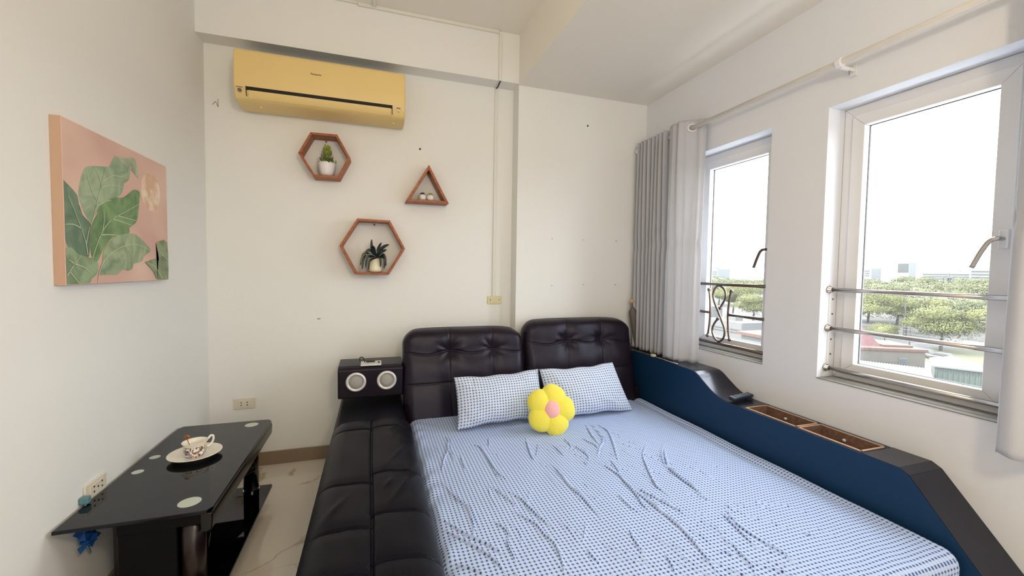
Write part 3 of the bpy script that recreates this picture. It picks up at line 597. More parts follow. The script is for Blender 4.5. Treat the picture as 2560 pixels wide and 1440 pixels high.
# headrests lean back: bottom front y 2.44 at z .27, top front y 2.60 at z .88
def headrest(x0, x1, z0, z1, us, vs, label, drop=(1, 1)):
    h = math.hypot(z1-z0, (z1-z0)*.24); w = x1-x0; t = .15
    up = Vector((0, .24, 1)).normalized(); nrm = Vector((0, -1, .24)).normalized()
    ym = 2.445+((z0+z1)/2-.30)*.24
    c = Vector(((x0+x1)/2, ym, (z0+z1)/2))-nrm*(t/2)
    wp = lambda P: np.stack([P[:, 0], P[:, 1]-.035*np.clip(P[:, 1]/(h/2), 0, 1)**2*np.clip(P[:, 0]/(w/2)*drop[0], 0, 1)**5-.02*np.clip(P[:, 1]/(h/2), 0, 1)**2*np.clip(-P[:, 0]/(w/2)*drop[1], 0, 1)**5+.006, P[:, 2]-.03*np.clip((P[:, 1]/(h/2)-.72)/.28, 0, 1)**2*(P[:, 2] > 0)], 1)
    o = rounded('headrest', w, h, t, .060, M['leather'], bed, frame(c, (1, 0, 0), up), tuft(w, h, us, vs, but=1), nc=(150, 110, 5), nb=10, cr=.085, warp=wp)
    o['label'] = label
    b = MB().box((x0+.03, 2.62, z0+.1), (x1-.03, 2.70, z0+.22)).build('headrest_mount', M['blk'], bed)
headrest(.160, .930, .28, .876, (.365, .725), (.44, .735), 'left tufted leather headrest')
headrest(.943, 1.757, .28, .916, (.375, .70), (.44, .735), 'right tufted leather headrest, slightly taller')
# lower block and speaker cabinet left of the headrest
MB().box((-.196, 2.10, .02), (.158, 2.745, .440)).build('side_block', M['leather2'], bed, bevel=.02, segs=4)
spk = MB().prism([(2.55, .478), (2.545, .645), (2.575, .664), (2.745, .672), (2.745, .478)], 0, -.203, .160).build('speaker_cabinet', M['leather'], bed, bevel=.008, segs=3)
for x in (-.104, .066):
    MB().lathe([(.056, 0), (.056, -.006), (.052, -.011), (.046, -.012), (.040, -.008), (.040, 0)], (x, 2.549, .5745), 40, 1).build('speaker_ring', M['silver'], spk, smooth=True)
    MB().lathe([(.0405, 0), (.0405, -.005), (.02, -.009), (0, -.010)], (x, 2.549, .5745), 36, 1).build('speaker_grille', M['grey'], spk, smooth=True)
cp = MB().prism([(2.562, .6605), (2.562, .668), (2.64, .674), (2.64, .666)], 0, -.080, .036).build('control_panel', M['silver'], spk, bevel=.002)
MB().box((-.05, 2.61, .6745), (.0, 2.632, .677)).build('display', M['black'], cp)
MB().lathe([(.006, 0), (.006, .004)], (.022, 2.60, .672), 12).build('button', M['black'], cp)
MB().tube(smoothline([(-.058, 2.60, .675), (-.060, 2.605, .690), (-.072, 2.63, .700), (-.086, 2.64, .694), (-.084, 2.625, .676)], 5), .0028, 8).build('audio_cable', M['black'], spk, smooth=True)
# long padded armrest
def arm_disp(x, y):
    z = -.009*np.exp(-((x+.004*np.sin(y*4))/.005)**2)-.007*np.exp(-(x/.03)**2)
    L0 = 1.455                      # local y = world y - L0
    for s, ys in ((-1, (2.00, 1.50, 1.235, 1.04, .80)), (1, (2.02, 1.56, 1.30, 1.08, .86))):
        for i, q in enumerate(ys):
            d = y-(q-L0)-.10*np.abs(x)*(1 if s < 0 else -.35)+.015
            m = 1/(1+np.exp(-s*x/.004)); z -= m*(.006*np.exp(-(d/.0045)**2)+.004*np.exp(-(d/.03)**2))
    for (a, b, l, sx, am) in ((.120, 1.72, .10, .55, .010), (.125, 1.455, .10, .55, .012), (.150, 1.90, .06, .6, .006), (.06, 1.45, .03, .6, .006), (-.11, 1.33, .07, .5, .004), (.15, 1.60, .05, .5, .006), (.10, 1.99, .05, .5, .004)):
        dx = x-a; dy = y-(b-L0); u = (dx*sx+dy)/math.hypot(sx, 1); v = (dx-dy*sx)/math.hypot(sx, 1)
        z += am*np.exp(-(v/.012)**2)*np.exp(-(u/l)**2)
    z += .003*np.sin(x*25+y*7)*np.sin(y*9+1)
    z += .010*np.cos(x/.40*math.pi)
    e = np.clip((y-.55)/.22, 0, 1); z -= .05*e**2
    return z
ar = rounded('armrest', .372, 1.54, .47, .075, M['leather2'], bed, frame((-.010, 1.455, .262), (1, 0, 0), (0, 1, 0)), arm_disp, nc=(90, 330, 10), nb=10, cr=.125)
ar['label'] = 'long padded leather armrest with stitched seams'
# side console along the window wall
X0, X1 = 1.790, XR-.002
def arc(c, r, a0, a1, n=6): return [(c[0]+r*math.cos(math.radians(a0+(a1-a0)*i/n)), c[1]+r*math.sin(math.radians(a0+(a1-a0)*i/n))) for i in range(n+1)]
top = smoothline([(1.985, .652), (1.955, .640), (1.90, .606), (1.84, .572), (1.78, .552), (1.72, .545), (1.66, .545)], 5)
prof = [(2.775, .03), (2.775, .655), (2.02, .655)]+[(float(p[0]), float(p[1])) for p in top]+[(.965, .545)]+[(.935, .530), (.71, .272), (.60, .150), (.56, .10), (.56, .03)]
TY = ((1.095, 1.352), (1.362, 1.632)); TX = (X0+.012, X1-.030)
con = MB(); n = len(prof)
# shell: two cheeks plus top strip pieces leaving the tray openings
con.prism(prof, 0, X0, X0+.012)
con.prism(prof, 0, X1-.030, X1)
pts_top = prof[1:]+[]
ZT = .46
seg = [(2.775, .655), (2.02, .655)]+[(float(p[0]), float(p[1])) for p in top]
inner = [p for p in prof if True]
con.prism([(2.775, .03), (2.775, .655), (2.02, .655)]+[(float(p[0]), float(p[1])) for p in top]+[(1.632, .545), (1.632, .03)], 0, X0+.0119, X1-.0299)
con.prism([(1.095, .03), (1.095, .545), (.965, .545), (.935, .530), (.71, .272), (.60, .150), (.56, .10), (.56, .03)], 0, X0+.0119, X1-.0299)
con.box((X0+.0119, 1.0949, .03), (X1-.0299, 1.6321, ZT-.012))
side = con.build('side_console', M['console'], bed, bevel=0)
side['label'] = 'navy side console with sloping ends along the window wall'
# vinyl top skin following the profile, with the openings left free
def skin(path, name):
    mb = MB()
    for i in range(len(path)-1):
        (y0, z0), (y1, z1) = path[i], path[i+1]
        d = np.array([y1-y0, z1-z0]); d /= np.linalg.norm(d); nr = np.array([d[1], -d[0]]); nr = nr if nr[1] > 0 else -nr; q = nr*.0018
        a = [(X0+.003, y0, z0), (X0+.003, y1, z1), (X1, y1, z1), (X1, y0, z0)]
        mb.add(a+[(p[0], p[1]+q[0], p[2]+q[1]) for p in a], [(0, 1, 2, 3), (7, 6, 5, 4), (0, 4, 5, 1), (2, 6, 7, 3)])
    return mb.build(name, M['consoletop'], side)
skin(seg+[(1.640, .545)], 'top_panel'); skin([(1.088, .545), (.965, .545), (.935, .530), (.71, .272), (.60, .150), (.565, .105)], 'top_panel')
for (a, b) in TY:
    t = MB(); w = .006; z1 = .5485
    t.box((TX[0], a, ZT), (TX[1], b, ZT+.006)).box((TX[0], a, ZT), (TX[0]+w, b, z1)).box((TX[1]-w, a, ZT), (TX[1], b, z1)).box((TX[0]+w, a, ZT), (TX[1]-w, a+w, z1)).box((TX[0]+w, b-w, ZT), (TX[1]-w, b, z1))
    tr = t.build('storage_tray', M['woodbox'], side)
    e = MB(); z2 = .5505
    e.box((TX[0]-.001, a-.001, z1-.001), (TX[0]+w+.001, b+.001, z2)).box((TX[1]-w-.001, a-.001, z1-.001), (TX[1]+.001, b+.001, z2)).box((TX[0], a-.001, z1-.001), (TX[1], a+w, z2)).box((TX[0], b-w, z1-.001), (TX[1], b+.001, z2))
    e.build('tray_rim', M['woodedge'], tr)
    ym = (a+b)/2+.02
    MB().lathe([(.006, 0), (.0075, -.004), (.006, -.010), (0, -.011)], (TX[1]-w, ym, .518), 16, 0).build('tray_knob', M['silver'], tr, smooth=True)
# pale rod and knob lying on the back of the console
r = thing('thin_rod', 'thin pale rod with a small ivory knob lying on the console edge under the curtain', 'rod', (1.80, 2.4, .657))
MB().tube([(1.803, 2.62, .661), (1.803, 2.14, .661)], .003, 8).build('rod_bar', M['steel'], r, smooth=True)
MB().box((1.795, 2.37, .657), (1.817, 2.405, .676)).build('rod_knob', M['plastic'], r, bevel=.004)

# ------------------------------------------------------------------ sheet with creases
CREASE = [[(0.272,1.697),(0.288,1.619),(0.308,1.537),(0.327,1.497),(0.33,1.442),(0.328,1.375),(0.315,1.306)],[(0.751,2.032),(0.727,1.935),(0.702,1.813),(0.701,1.771)],[(0.76,1.722),(0.761,1.615),(0.754,1.513),(0.766,1.438),(0.766,1.359),(0.77,1.291)],[(0.218,1.438),(0.254,1.38),(0.292,1.318),(0.337,1.267),(0.362,1.225),(0.381,1.2)],[(0.211,1.392),(0.264,1.31),(0.297,1.264),(0.325,1.221),(0.347,1.173),(0.36,1.122)],[(0.451,1.611),(0.48,1.523),(0.509,1.429)],[(0.498,1.556),(0.533,1.485),(0.546,1.411),(0.56,1.348),(0.582,1.275)],[(0.478,1.418),(0.51,1.357),(0.532,1.314),(0.539,1.243),(0.571,1.217)],[(0.538,1.249),(0.549,1.208),(0.543,1.141),(0.522,1.068)],[(0.464,2.023),(0.494,1.977),(0.499,1.84),(0.503,1.719),(0.526,1.631)],[(0.357,2.172),(0.362,2.104),(0.341,1.998),(0.351,1.926),(0.353,1.861)],[(0.383,1.917),(0.379,1.854),(0.377,1.775)],[(0.409,1.272),(0.405,1.226),(0.406,1.16)],[(0.638,1.151),(0.639,1.107),(0.646,1.077)],[(0.344,1.997),(0.307,1.917),(0.273,1.786)],[(0.798,1.952),(0.729,1.805)],[(0.564,2.085),(0.538,1.977)],[(0.228,1.2),(0.267,1.171),(0.305,1.13)],[(0.393,1.373),(0.419,1.324),(0.424,1.273)],[(1.152,2.126),(1.115,2.003),(1.095,1.924),(1.084,1.848)],[(1.189,2.116),(1.165,1.998),(1.136,1.885),(1.062,1.797),(1.01,1.72)],[(1.215,2.108),(1.222,2.002),(1.163,1.851),(1.116,1.75),(1.073,1.658)],[(1.031,1.951),(1.057,1.848),(1.05,1.809)],[(0.979,1.665),(0.995,1.606),(1.002,1.535),(0.994,1.478),(0.982,1.389),(0.961,1.307),(0.958,1.263)],[(1.049,1.694),(1.027,1.591),(1.015,1.556)],[(1.005,1.475),(1.007,1.403),(1.008,1.331),(1.003,1.276),(0.996,1.226)],[(1.315,1.782),(1.223,1.68),(1.175,1.587),(1.128,1.485),(1.101,1.413),(1.102,1.385),(1.104,1.327)],[(1.407,1.764),(1.27,1.559),(1.243,1.44),(1.241,1.366),(1.234,1.299)],[(0.908,1.401),(0.912,1.385),(0.908,1.323),(0.918,1.275)],[(0.851,1.916),(0.854,1.841),(0.854,1.78)],[(0.935,1.713),(0.915,1.656)],[(0.949,1.879),(0.966,1.77),(0.951,1.708)],[(0.943,1.977),(0.94,1.899),(0.928,1.852)],[(1.254,1.215),(1.215,1.133),(1.208,1.071),(1.213,1.011),(1.218,0.955)],[(1.112,1.048),(1.096,1.004),(1.088,0.961),(1.081,0.92)],[(1.204,1.008),(1.226,0.97),(1.22,0.91)],[(1.392,1.009),(1.402,0.98)],[(1.032,1.006),(1.058,1.004),(1.058,0.981)],[(0.992,1.48),(0.997,1.303),(1.001,1.166),(0.985,1.056),(0.96,0.944)],[(1.004,1.462),(1.051,1.298),(1.071,1.215)],[(1.412,1.764),(1.273,1.58),(1.255,1.402),(1.216,1.237)],[(1.21,1.184),(1.188,1.091),(1.165,0.993)],[(0.828,1.199),(0.809,1.143),(0.802,1.072)],[(0.865,1.06),(0.841,0.98)]]
def sheet_disp_world(X, Y):
    z = np.zeros_like(X)
    r2 = np.random.default_rng(3); lines = [list(c) for c in CREASE]
    for k in range(90):                      # finer secondary creases running towards the foot of the bed
        x = r2.uniform(.28, 1.5) if k < 50 else r2.uniform(.75, 1.4); y = r2.uniform(.85, 2.1) if k < 50 else r2.uniform(.82, 1.25); L = r2.uniform(.05, .2); a = math.atan2(-1, r2.normal(.35, .45)); b = a+r2.normal(0, .4)
        lines.append([(x, y), (x+math.cos(a)*L*.5, y+math.sin(a)*L*.5), (x+math.cos(a)*L*.5+math.cos(b)*L*.5, y+math.sin(a)*L*.5+math.sin(b)*L*.5)])
    for ci, c in enumerate(lines):
        P = np.array(smoothline(c, 3)); main = ci < len(CREASE)
        L = np.sum(np.linalg.norm(np.diff(P, axis=0), axis=1)); A = (.0026+.0016*min(L/.4, 1)) if main else .0016; w = (.0045 if L < .25 else .0068) if main else .0042
        lo = P.min(0)-.06; hi = P.max(0)+.06; sel = np.where((X > lo[0]) & (X < hi[0]) & (Y > lo[1]) & (Y < hi[1]))[0]
        if not len(sel): continue
        q = np.stack([X[sel], Y[sel]], 1); best = np.full(len(sel), 9.); sg = np.zeros(len(sel)); tt = np.zeros(len(sel)); n = len(P)-1
        for i in range(n):
            a, b = P[i], P[i+1]; ab = b-a; l2 = max(ab@ab, 1e-9); t = np.clip(((q-a)@ab)/l2, 0, 1); pr = a+t[:, None]*ab; dv = q-pr; d = np.hypot(dv[:, 0], dv[:, 1])
            m = d < best; best[m] = d[m]; sg[m] = np.sign(ab[0]*dv[m, 1]-ab[1]*dv[m, 0]); tt[m] = (i+t[m])/n
        s = best*sg; env = np.sin(np.clip(tt, .02, .98)*math.pi)**.6*np.exp(-(np.maximum(best-w*2.2, 0)/w)**2)
        side_ = 1 if (ci % 5) else -1
        z[sel] += A*env*(1.5*np.exp(-((s-side_*w*.55)/(w*.55))**2)-1.15*np.exp(-((s+side_*w*.55)/(w*.5))**2)+.6*np.exp(-(s/(w*2))**2))
    z += .0016*np.sin(X*9+Y*5+1.5*np.sin(Y*4))+.0012*np.sin(X*21-Y*13+np.sin(X*8)*2)
    nz = np.sin(X*53+3*np.sin(Y*19))*np.sin(Y*37+2*np.sin(X*23)); z += .0005*nz
    # rolled ridge on the console side with a valley inside it
    z += -.012*np.exp(-((X-1.705+.01*np.sin(Y*5))/.022)**2)*np.clip((Y-1.05)/.3, 0, 1)+.006*np.exp(-((X-1.755)/.02)**2)
    # left edge lifted against the armrest and gathered
    z += .006*np.exp(-((X-.21)/.03)**2)*np.sin(Y*40+2*np.sin(Y*11))
    return z
SW, SH, ST = 1.598, 1.72, .30
SX, SY = .985, 1.628
def sd(x, y): return sheet_disp_world(x+SX, y+SY)
sheet = rounded('bed_sheet', SW, SH, ST, .04, M['sheet'], None, frame((SX, SY, .352-ST/2), (1, 0, 0), (0, 1, 0)), sd, nc=(540, 580, 6), nb=8, cr=.05,
                uvs=lambda P: np.stack([P[:, 0]+np.where(np.abs(P[:, 0]) > SW/2-1e-6, 1, 0)*P[:, 2]*0, P[:, 1]], 1))
tag(sheet, 'wrinkled blue and white gingham sheet covering the mattress', 'bed sheet')
# side faces need their own uv: rebuild from position
me = sheet.data; uvl = me.uv_layers[0]
co = np.empty(len(me.vertices)*3); me.vertices.foreach_get('co', co); co = co.reshape(-1, 3)
pn = np.empty(len(me.polygons)*3); me.polygons.foreach_get('normal', pn); pn = pn.reshape(-1, 3)
lt = np.empty(len(me.polygons), int); me.polygons.foreach_get('loop_total', lt); vi = np.empty(len(me.loops), int); me.loops.foreach_get('vertex_index', vi)
N = np.repeat(pn, lt, axis=0); c = co[vi]; uv = c[:, :2].copy()
mx = (np.abs(N[:, 0]) > .75); my = (np.abs(N[:, 1]) > .75); uv[mx] = np.stack([c[mx, 2], c[mx, 1]], 1); uv[my] = np.stack([c[my, 0], c[my, 2]], 1)
uvl.data.foreach_set('uv', uv.ravel())

# ------------------------------------------------------------------ pillows
def pillow(label, corners, thick, nose, seed, depth_dir):
    """corners TL, TR, BR, BL in world space, padded quad with pinched ears"""
    nu, nv = 110, 72; TL, TR, BR, BL = [np.array(c, float) for c in corners]
    u, v = np.meshgrid(np.linspace(-1, 1, nu), np.linspace(-1, 1, nv), indexing='ij'); u = u.ravel(); v = v.ravel()
    u = np.sign(u)*(1-(1-np.abs(u))**1.25); v = np.sign(v)*(1-(1-np.abs(v))**1.25)
    pin = .035
    uu = u*(1-pin*(1-v**2)*1.1); vv = v*(1-.11*(1-u**2)**.9+.02*np.cos(u*9))
    a = (uu+1)/2; b = (vv+1)/2
    base = ((1-a)*b)[:, None]*TL+(a*b)[:, None]*TR+(a*(1-b))[:, None]*BR+((1-a)*(1-b))[:, None]*BL
    n = np.array(depth_dir, float); n /= np.linalg.norm(n)
    prof = ((1-u**2)*(1-v**2)); T = thick*(np.clip(prof, 0, 1)**.42)*(1-.12*u*u)
    w = np.zeros_like(u); r = np.random.default_rng(seed)
    for k in range(16):
        cx, cy = r.choice([-1, 1])*r.uniform(.55, 1), r.choice([-1, 1])*r.uniform(.5, 1); ang = math.atan2(-cy, -cx)+r.normal(0, .35)
        dx = u-cx; dy = (v-cy)*.6; s = dx*math.cos(ang)+dy*math.sin(ang); t = -dx*math.sin(ang)+dy*math.cos(ang)
        w += r.uniform(.002, .005)*r.choice([-1, 1])*np.exp(-(t/.035)**2)*np.exp(-((s-.18)/.25)**2)
    w += .0022*np.sin(u*9+seed)*np.sin(v*7+u*3)
    F = base+n*(T+w*np.clip(prof*6, 0, 1))[:, None]; B = base-n*(T*.45)[:, None]
    V = np.concatenate([F, B]); fs = grid_faces(nu, nv, 0, False)+grid_faces(nu, nv, nu*nv, True)
    W_ = np.linalg.norm(TR-TL); H_ = np.linalg.norm(TL-BL); uv = np.stack([u*W_/2*1.06, v*H_/2*1.1], 1); uv = np.concatenate([uv, uv])
    r0 = new('pillow', V, fs, M['pillow'], None, smooth=True, uv=uv)
    bm = bmesh.new(); bm.from_mesh(r0.data); bmesh.ops.remove_doubles(bm, verts=bm.verts, dist=1e-5); bmesh.ops.recalc_face_normals(bm, faces=bm.faces); bm.to_mesh(r0.data); bm.free()
    return tag(r0, label, 'pillow', 'gingham pillows against the headrests')
pillow('gingham pillow leaning on the left headrest, left of the flower cushion', [(.423, 2.32, .626), (.950, 2.36, .634), (.95, 2.235, .365), (.424, 2.205, .360)], .080, 0, 3, (0.05, -.88, .42))
pillow('gingham pillow leaning on the right headrest, right of the flower cushion', [(.945, 2.33, .640), (1.455, 2.34, .652), (1.545, 2.235, .360), (.965, 2.215, .350)], .078, 0, 8, (0.02, -.88, .42))

# ------------------------------------------------------------------ flower cushion
fc = thing('flower_cushion', 'yellow plush flower cushion with a pink centre between the two pillows', 'cushion', (.918, 2.09, .36))
FM = frame((.918, 2.085, .470), (1, -.10, 0), (0.0, .42, 1))
def blob(name, m, fn, n=48):
    u, v = np.meshgrid(np.linspace(0, 2*math.pi, n, endpoint=False), np.linspace(-math.pi/2, math.pi/2, n//2), indexing='ij'); P = fn(u.ravel(), v.ravel())
    nv = n//2; F = [(i*nv+j, ((i+1) % n)*nv+j, ((i+1) % n)*nv+j+1, i*nv+j+1) for i in range(n) for j in range(nv-1)]
    Pw = P @ np.array(FM.to_3x3()).T+np.array(FM.translation); o = new(name, Pw, F, m, fc, smooth=True)
    bm = bmesh.new(); bm.from_mesh(o.data); bmesh.ops.remove_doubles(bm, verts=bm.verts, dist=1e-6); bmesh.ops.recalc_face_normals(bm, faces=bm.faces); bm.to_mesh(o.data); bm.free(); return o
for k, ang in enumerate((74, 143, 216, 288, 1)):
    a = math.radians(ang)
    def fn(u, v, a=a, k=k):
        x = np.cos(v)*np.cos(u); y = np.cos(v)*np.sin(u); z = np.sin(v)
        rl = .072*(1+.03*np.sin(3*u+k)); rw = .070; X = .069+x*rl; Y = y*rw*(1+.12*x); Z = z*.042+.0015*np.sin(u*5+k)*np.sin(v*5)*np.cos(v)**2
        return np.stack([X*math.cos(a)-Y*math.sin(a), X*math.sin(a)+Y*math.cos(a), Z], 1)
    blob('petal', M['yellow'], fn)
blob('centre', M['pink'], lambda u, v: np.stack([.045*np.cos(v)*np.cos(u), .050*np.cos(v)*np.sin(u), .026+.028*np.sin(v)], 1))

# ------------------------------------------------------------------ remote control
rc = thing('remote_control', 'dark remote control lying across the low part of the side console', 'remote control', (1.885, 1.73, .548))
RM = frame((1.893, 1.742, .5660), (1, .16, .03), (-.16, 1, .13))
def rb(name, x0, x1, y0, y1, z0, z1, m, bev):
    mb = MB().box((x0, y0, z0), (x1, y1, z1)); mb.v = [tuple(RM @ Vector(p)) for p in mb.v]; return mb.build(name, m, rc if name == 'remote_body' else rbd, bevel=bev)
rbd = rb('remote_body', -.083, .078, -.020, .020, -.009, .009, M['remote'], .006)
rb('end_band', -.070, -.064, -.018, .018, .0085, .0100, M['button'], .0003)
for i in range(5):
    for j in range(3): rb('button', -.048+i*.022, -.036+i*.022, -.014+j*.0105, -.008+j*.0105, .0085, .0108, M['button'], .001)

# ------------------------------------------------------------------ umbrella behind the headrest
um = thing('umbrella', 'folded grey umbrella with a wooden ball handle standing between headrest and curtain', 'umbrella', (1.885, 2.70, .66))
MB().ball((1.847, 2.715, 1.012), .016, 10).build('ball_handle', M['ballw'], um, smooth=True)
MB().tube([(1.848, 2.714, 1.0), (1.852, 2.712, .965)], .006, 8).build('shaft', M['umb'], um, smooth=True)
n = 14; v = []; rows = [(.968, .010), (.945, .022), (.93, .032), (.89, .028), (.82, .022), (.74, .017), (.668, .008)]
for i, (z, rr) in enumerate(rows):
    for k in range(n):
        a = 2*math.pi*k/n; q = rr*(1 if k % 2 else .72); t = (.97-z)/.3
        v.append((1.852+.030*t+q*math.cos(a), 2.712-.008*t+q*math.sin(a), z))
f = [(i*n+k, i*n+(k+1) % n, (i+1)*n+(k+1) % n, (i+1)*n+k) for i in range(len(rows)-1) for k in range(n)]+[tuple(range(n)), tuple((len(rows)-1)*n+k for k in range(n-1, -1, -1))]
new('canopy', v, f, M['umb'], um, smooth=True)

# ------------------------------------------------------------------ curtain rod and curtains
RX, RZ = 1.888, 2.142
rod = thing('curtain_rod', 'cream curtain rod running above both windows', 'curtain rod', (RX, 2.77, RZ))
MB().tube([(RX, YC-.001, RZ), (RX, -.6, RZ)], .0125, 16).build('pole', M['rod'], rod, smooth=True)
for y in (1.305, 2.745, -.3):
    b = MB().lathe([(.021, -.012), (.021, .012)], (RX, y, RZ-.001), 20, 1).build('bracket_ring', M['upvc'], rod, bevel=.003)
    MB().box((RX+.005, y-.006, RZ-.026), (XR-.001, y+.006, RZ-.012)).build('bracket_arm', M['upvc'], b, bevel=.002)
    MB().box((XR-.008, y-.014, RZ-.045), (XR-.0005, y+.014, RZ+.005)).build('bracket_plate', M['upvc'], b, bevel=.002)
    MB().tube([(XR-.03, y, RZ-.026), (XR-.03, y, RZ-.042)], .003, 6).build('bracket_screw', M['steel'], b)
def curtain(name, label, path, ztop, zbot, rings, seed):
    """path: list of (x, y) from the back of the bundle to its leading edge"""
    root = thing(name, label, 'curtain', (RX, path[0][1], RZ)); P = np.array(smoothline(path, 7)); n = len(P); nz = 70
    zs = np.linspace(ztop, zbot, nz); V = []
    xm = np.array([np.interp(0, [0], [1.886])]*n)
    for k, z in enumerate(zs):
        t = (ztop-z)/(ztop-zbot); kink = math.exp(-((z-1.42)/.035)**2)
        s = np.arange(n)
        amp = 1+.08*math.sin(t*4+seed)-.12*kink
        x = 1.886+(P[:, 0]-1.886)*amp+.004*np.sin(s*.11+t*5)+.002*kink*np.sin(s*.9+seed)
        y = P[:, 1]+.004*np.sin(s*.13+t*4+seed)*t+.003*kink*np.cos(s*.5)
        zz = np.full(n, z)
        if k == nz-1: zz = zz+.004*np.sin(s*.3)
        V.append(np.stack([x, y, zz], 1))
    V = np.concatenate(V); F = grid_faces(nz, n); new('curtain_cloth', V, F, M['curtain'], root, smooth=True, solid=.0022)
    for y, x in rings:
        tilt = .013 if x else .006
        MB().tube([(x+.0*math.cos(a), y+.0225*math.cos(a)*.25, RZ+.0225*math.sin(a)) if False else (RX+.0215*math.cos(a), y-tilt*math.cos(a), RZ+.0215*math.sin(a)) for a in np.linspace(0, 2*math.pi, 25)[:-1]], .0055, 8, closed=True).build('grommet', M['upvc'], root, smooth=True)
    return root
path = []; y = 2.735; k = 0
while y > 2.375:
    path.append((1.886+(.030 if k % 2 == 0 else -.029), y)); y -= .0215; k += 1
path += [(1.856, 2.350), (1.838, 2.310), (1.832, 2.285), (1.850, 2.258), (1.836, 2.236), (1.860, 2.214), (1.868, 2.202), (1.888, 2.188), (1.908, 2.172), (1.916, 2.150), (1.934, 2.142), (1.946, 2.128)]
curtain('curtain', 'long grey beige curtain gathered in tight folds beside the projecting wall', path, 2.192, .664, [(2.182, 1)]+[(2.71-.043*i, 0) for i in range(8)], 1)
path = []; y = .752; k = 0
path += [(1.872, .752), (1.860, .742), (1.850, .715), (1.862, .690), (1.905, .665), (1.925, .64), (1.905, .61)]
y = .585
while y > .10: path.append((1.886+(-.040 if k % 2 == 0 else .040), y)); y -= .045; k += 1
curtain('curtain', 'grey curtain edge hanging at the right of the near window', path, 2.192, .683, [(.70-.09*i, 0) for i in range(5)], 4)

# ------------------------------------------------------------------ black glass table
tb = thing('glass_table', 'low black glass table with a lower shelf against the left wall', 'table', (-.72, 2.03, 0))
TX0, TX1, TY0, TY1, TZ = XL+.0135, -.517, 1.592, 2.472, .425
c = .02
pl_ = [(TX0, TY0), (TX1-.035, TY0), (TX1-.012, TY0+.004), (TX1, TY0+.025)] + [(TX1, TY1-.025), (TX1-.012, TY1-.005), (TX1-.035, TY1), (TX0+.012, TY1), (TX0, TY1-.03)]
MB().prism(pl_, 2, TZ-.012, TZ).build('glass_top', M['glassblk'], tb, bevel=.002)
lip = [(TX1-.034, TZ-.0125), (TX1-.012, TZ-.0125), (TX1-.001, TZ-.018), (TX1+.001, TZ-.036), (TX1-.002, TZ-.072), (TX1-.014, TZ-.078), (TX1-.034, TZ-.078)]
MB().prism([(x, z) for x, z in lip], 1, TY0+.012, TY1-.006).build('edge_rail', M['blk'], tb, bevel=.004, segs=3)
MB().box((-.785, TY0+.030, TZ-.06), (TX1-.034, TY0+.045, TZ-.0125)).build('end_rail', M['blkmat'], tb, bevel=.003)
MB().box((TX0+.06, TY1-.024, TZ-.06), (TX1-.034, TY1-.006, TZ-.0125)).build('end_rail', M['blk'], tb, bevel=.003)
for (x, y, r) in ((-.598, 2.407, .030), (-.602, 1.666, .0335), (-.880, 2.105, .019), (-.880, 1.971, .019)):
    MB().lathe([(r, TZ), (r, TZ+.0006), (r-.001, TZ+.0009)], (x, y, 0), 36).build('frosted_disc', M['frost'], tb)
for i, (x, y) in enumerate(((-.600, 2.395), (-.590, 1.665), (-.86, 2.395), (-.80, 1.80))):
    l_ = MB().tube([(x, y, .094), (x, y, TZ-.0125)], .034, 24).build('leg', M['legred'] if i == 1 else M['blk'], tb, smooth=True)
    MB().lathe([(.037, .090), (.037, .098), (.034, .0985)], (x, y, 0), 28).build('leg_ring', M['chrome'], l_)
    MB().tube([(x, y, 0), (x, y, .078)], .030, 18).build('foot', M['blk'], l_)
MB().prism([(-.80, 1.60), (-.515, 1.60), (-.512, 1.62), (-.512, 2.425), (-.518, 2.438), (TX0+.03, 2.438), (TX0+.03, 1.78)], 2, .078, .090).build('lower_shelf', M['glassblk'], tb, bevel=.002)
cur = [(-.79, 1.72)]+[(-.57, 1.735), (-.585, 1.80), (-.635, 1.90), (-.665, 2.02), (-.650, 2.16), (-.600, 2.28), (-.565, 2.34), (-.57, 2.36)]+[(TX0+.06, 2.36)]
MB().prism(cur, 2, .215, .233).build('curved_shelf', M['blk'], tb, bevel=.003)
MB().box((-.790, 1.640, .090), (-.630, 1.652, TZ-.0125)).build('end_panel', M['blkmat'], tb, bevel=.003)
MB().box((-.86, 1.76, .090), (-.845, 2.42, TZ-.0125)).build('back_panel', M['blk'], tb, bevel=.003)
bp_ = MB(); random.seed(5)
ctr = Vector((-.905, 1.715, .352)); vs = []
for i in range(9):
    for j in range(9):
        a = i/8*6.28; r_ = .008+.032*abs(math.sin(j*1.1+i*2.3)); z = -.050+.082*j/8
        vs.append((min(max(ctr.x+r_*.55*math.cos(a), XL+.002), -.85), ctr.y+r_*math.sin(a)+.015*math.sin(j), ctr.z+z+.008*math.sin(i*3+j)))
o = new('plastic_bag', vs, grid_faces(9, 9), M['blue'], None, solid=.0008); tag(o, 'crumpled blue plastic bag stuffed under the table beside the left wall', 'bag')
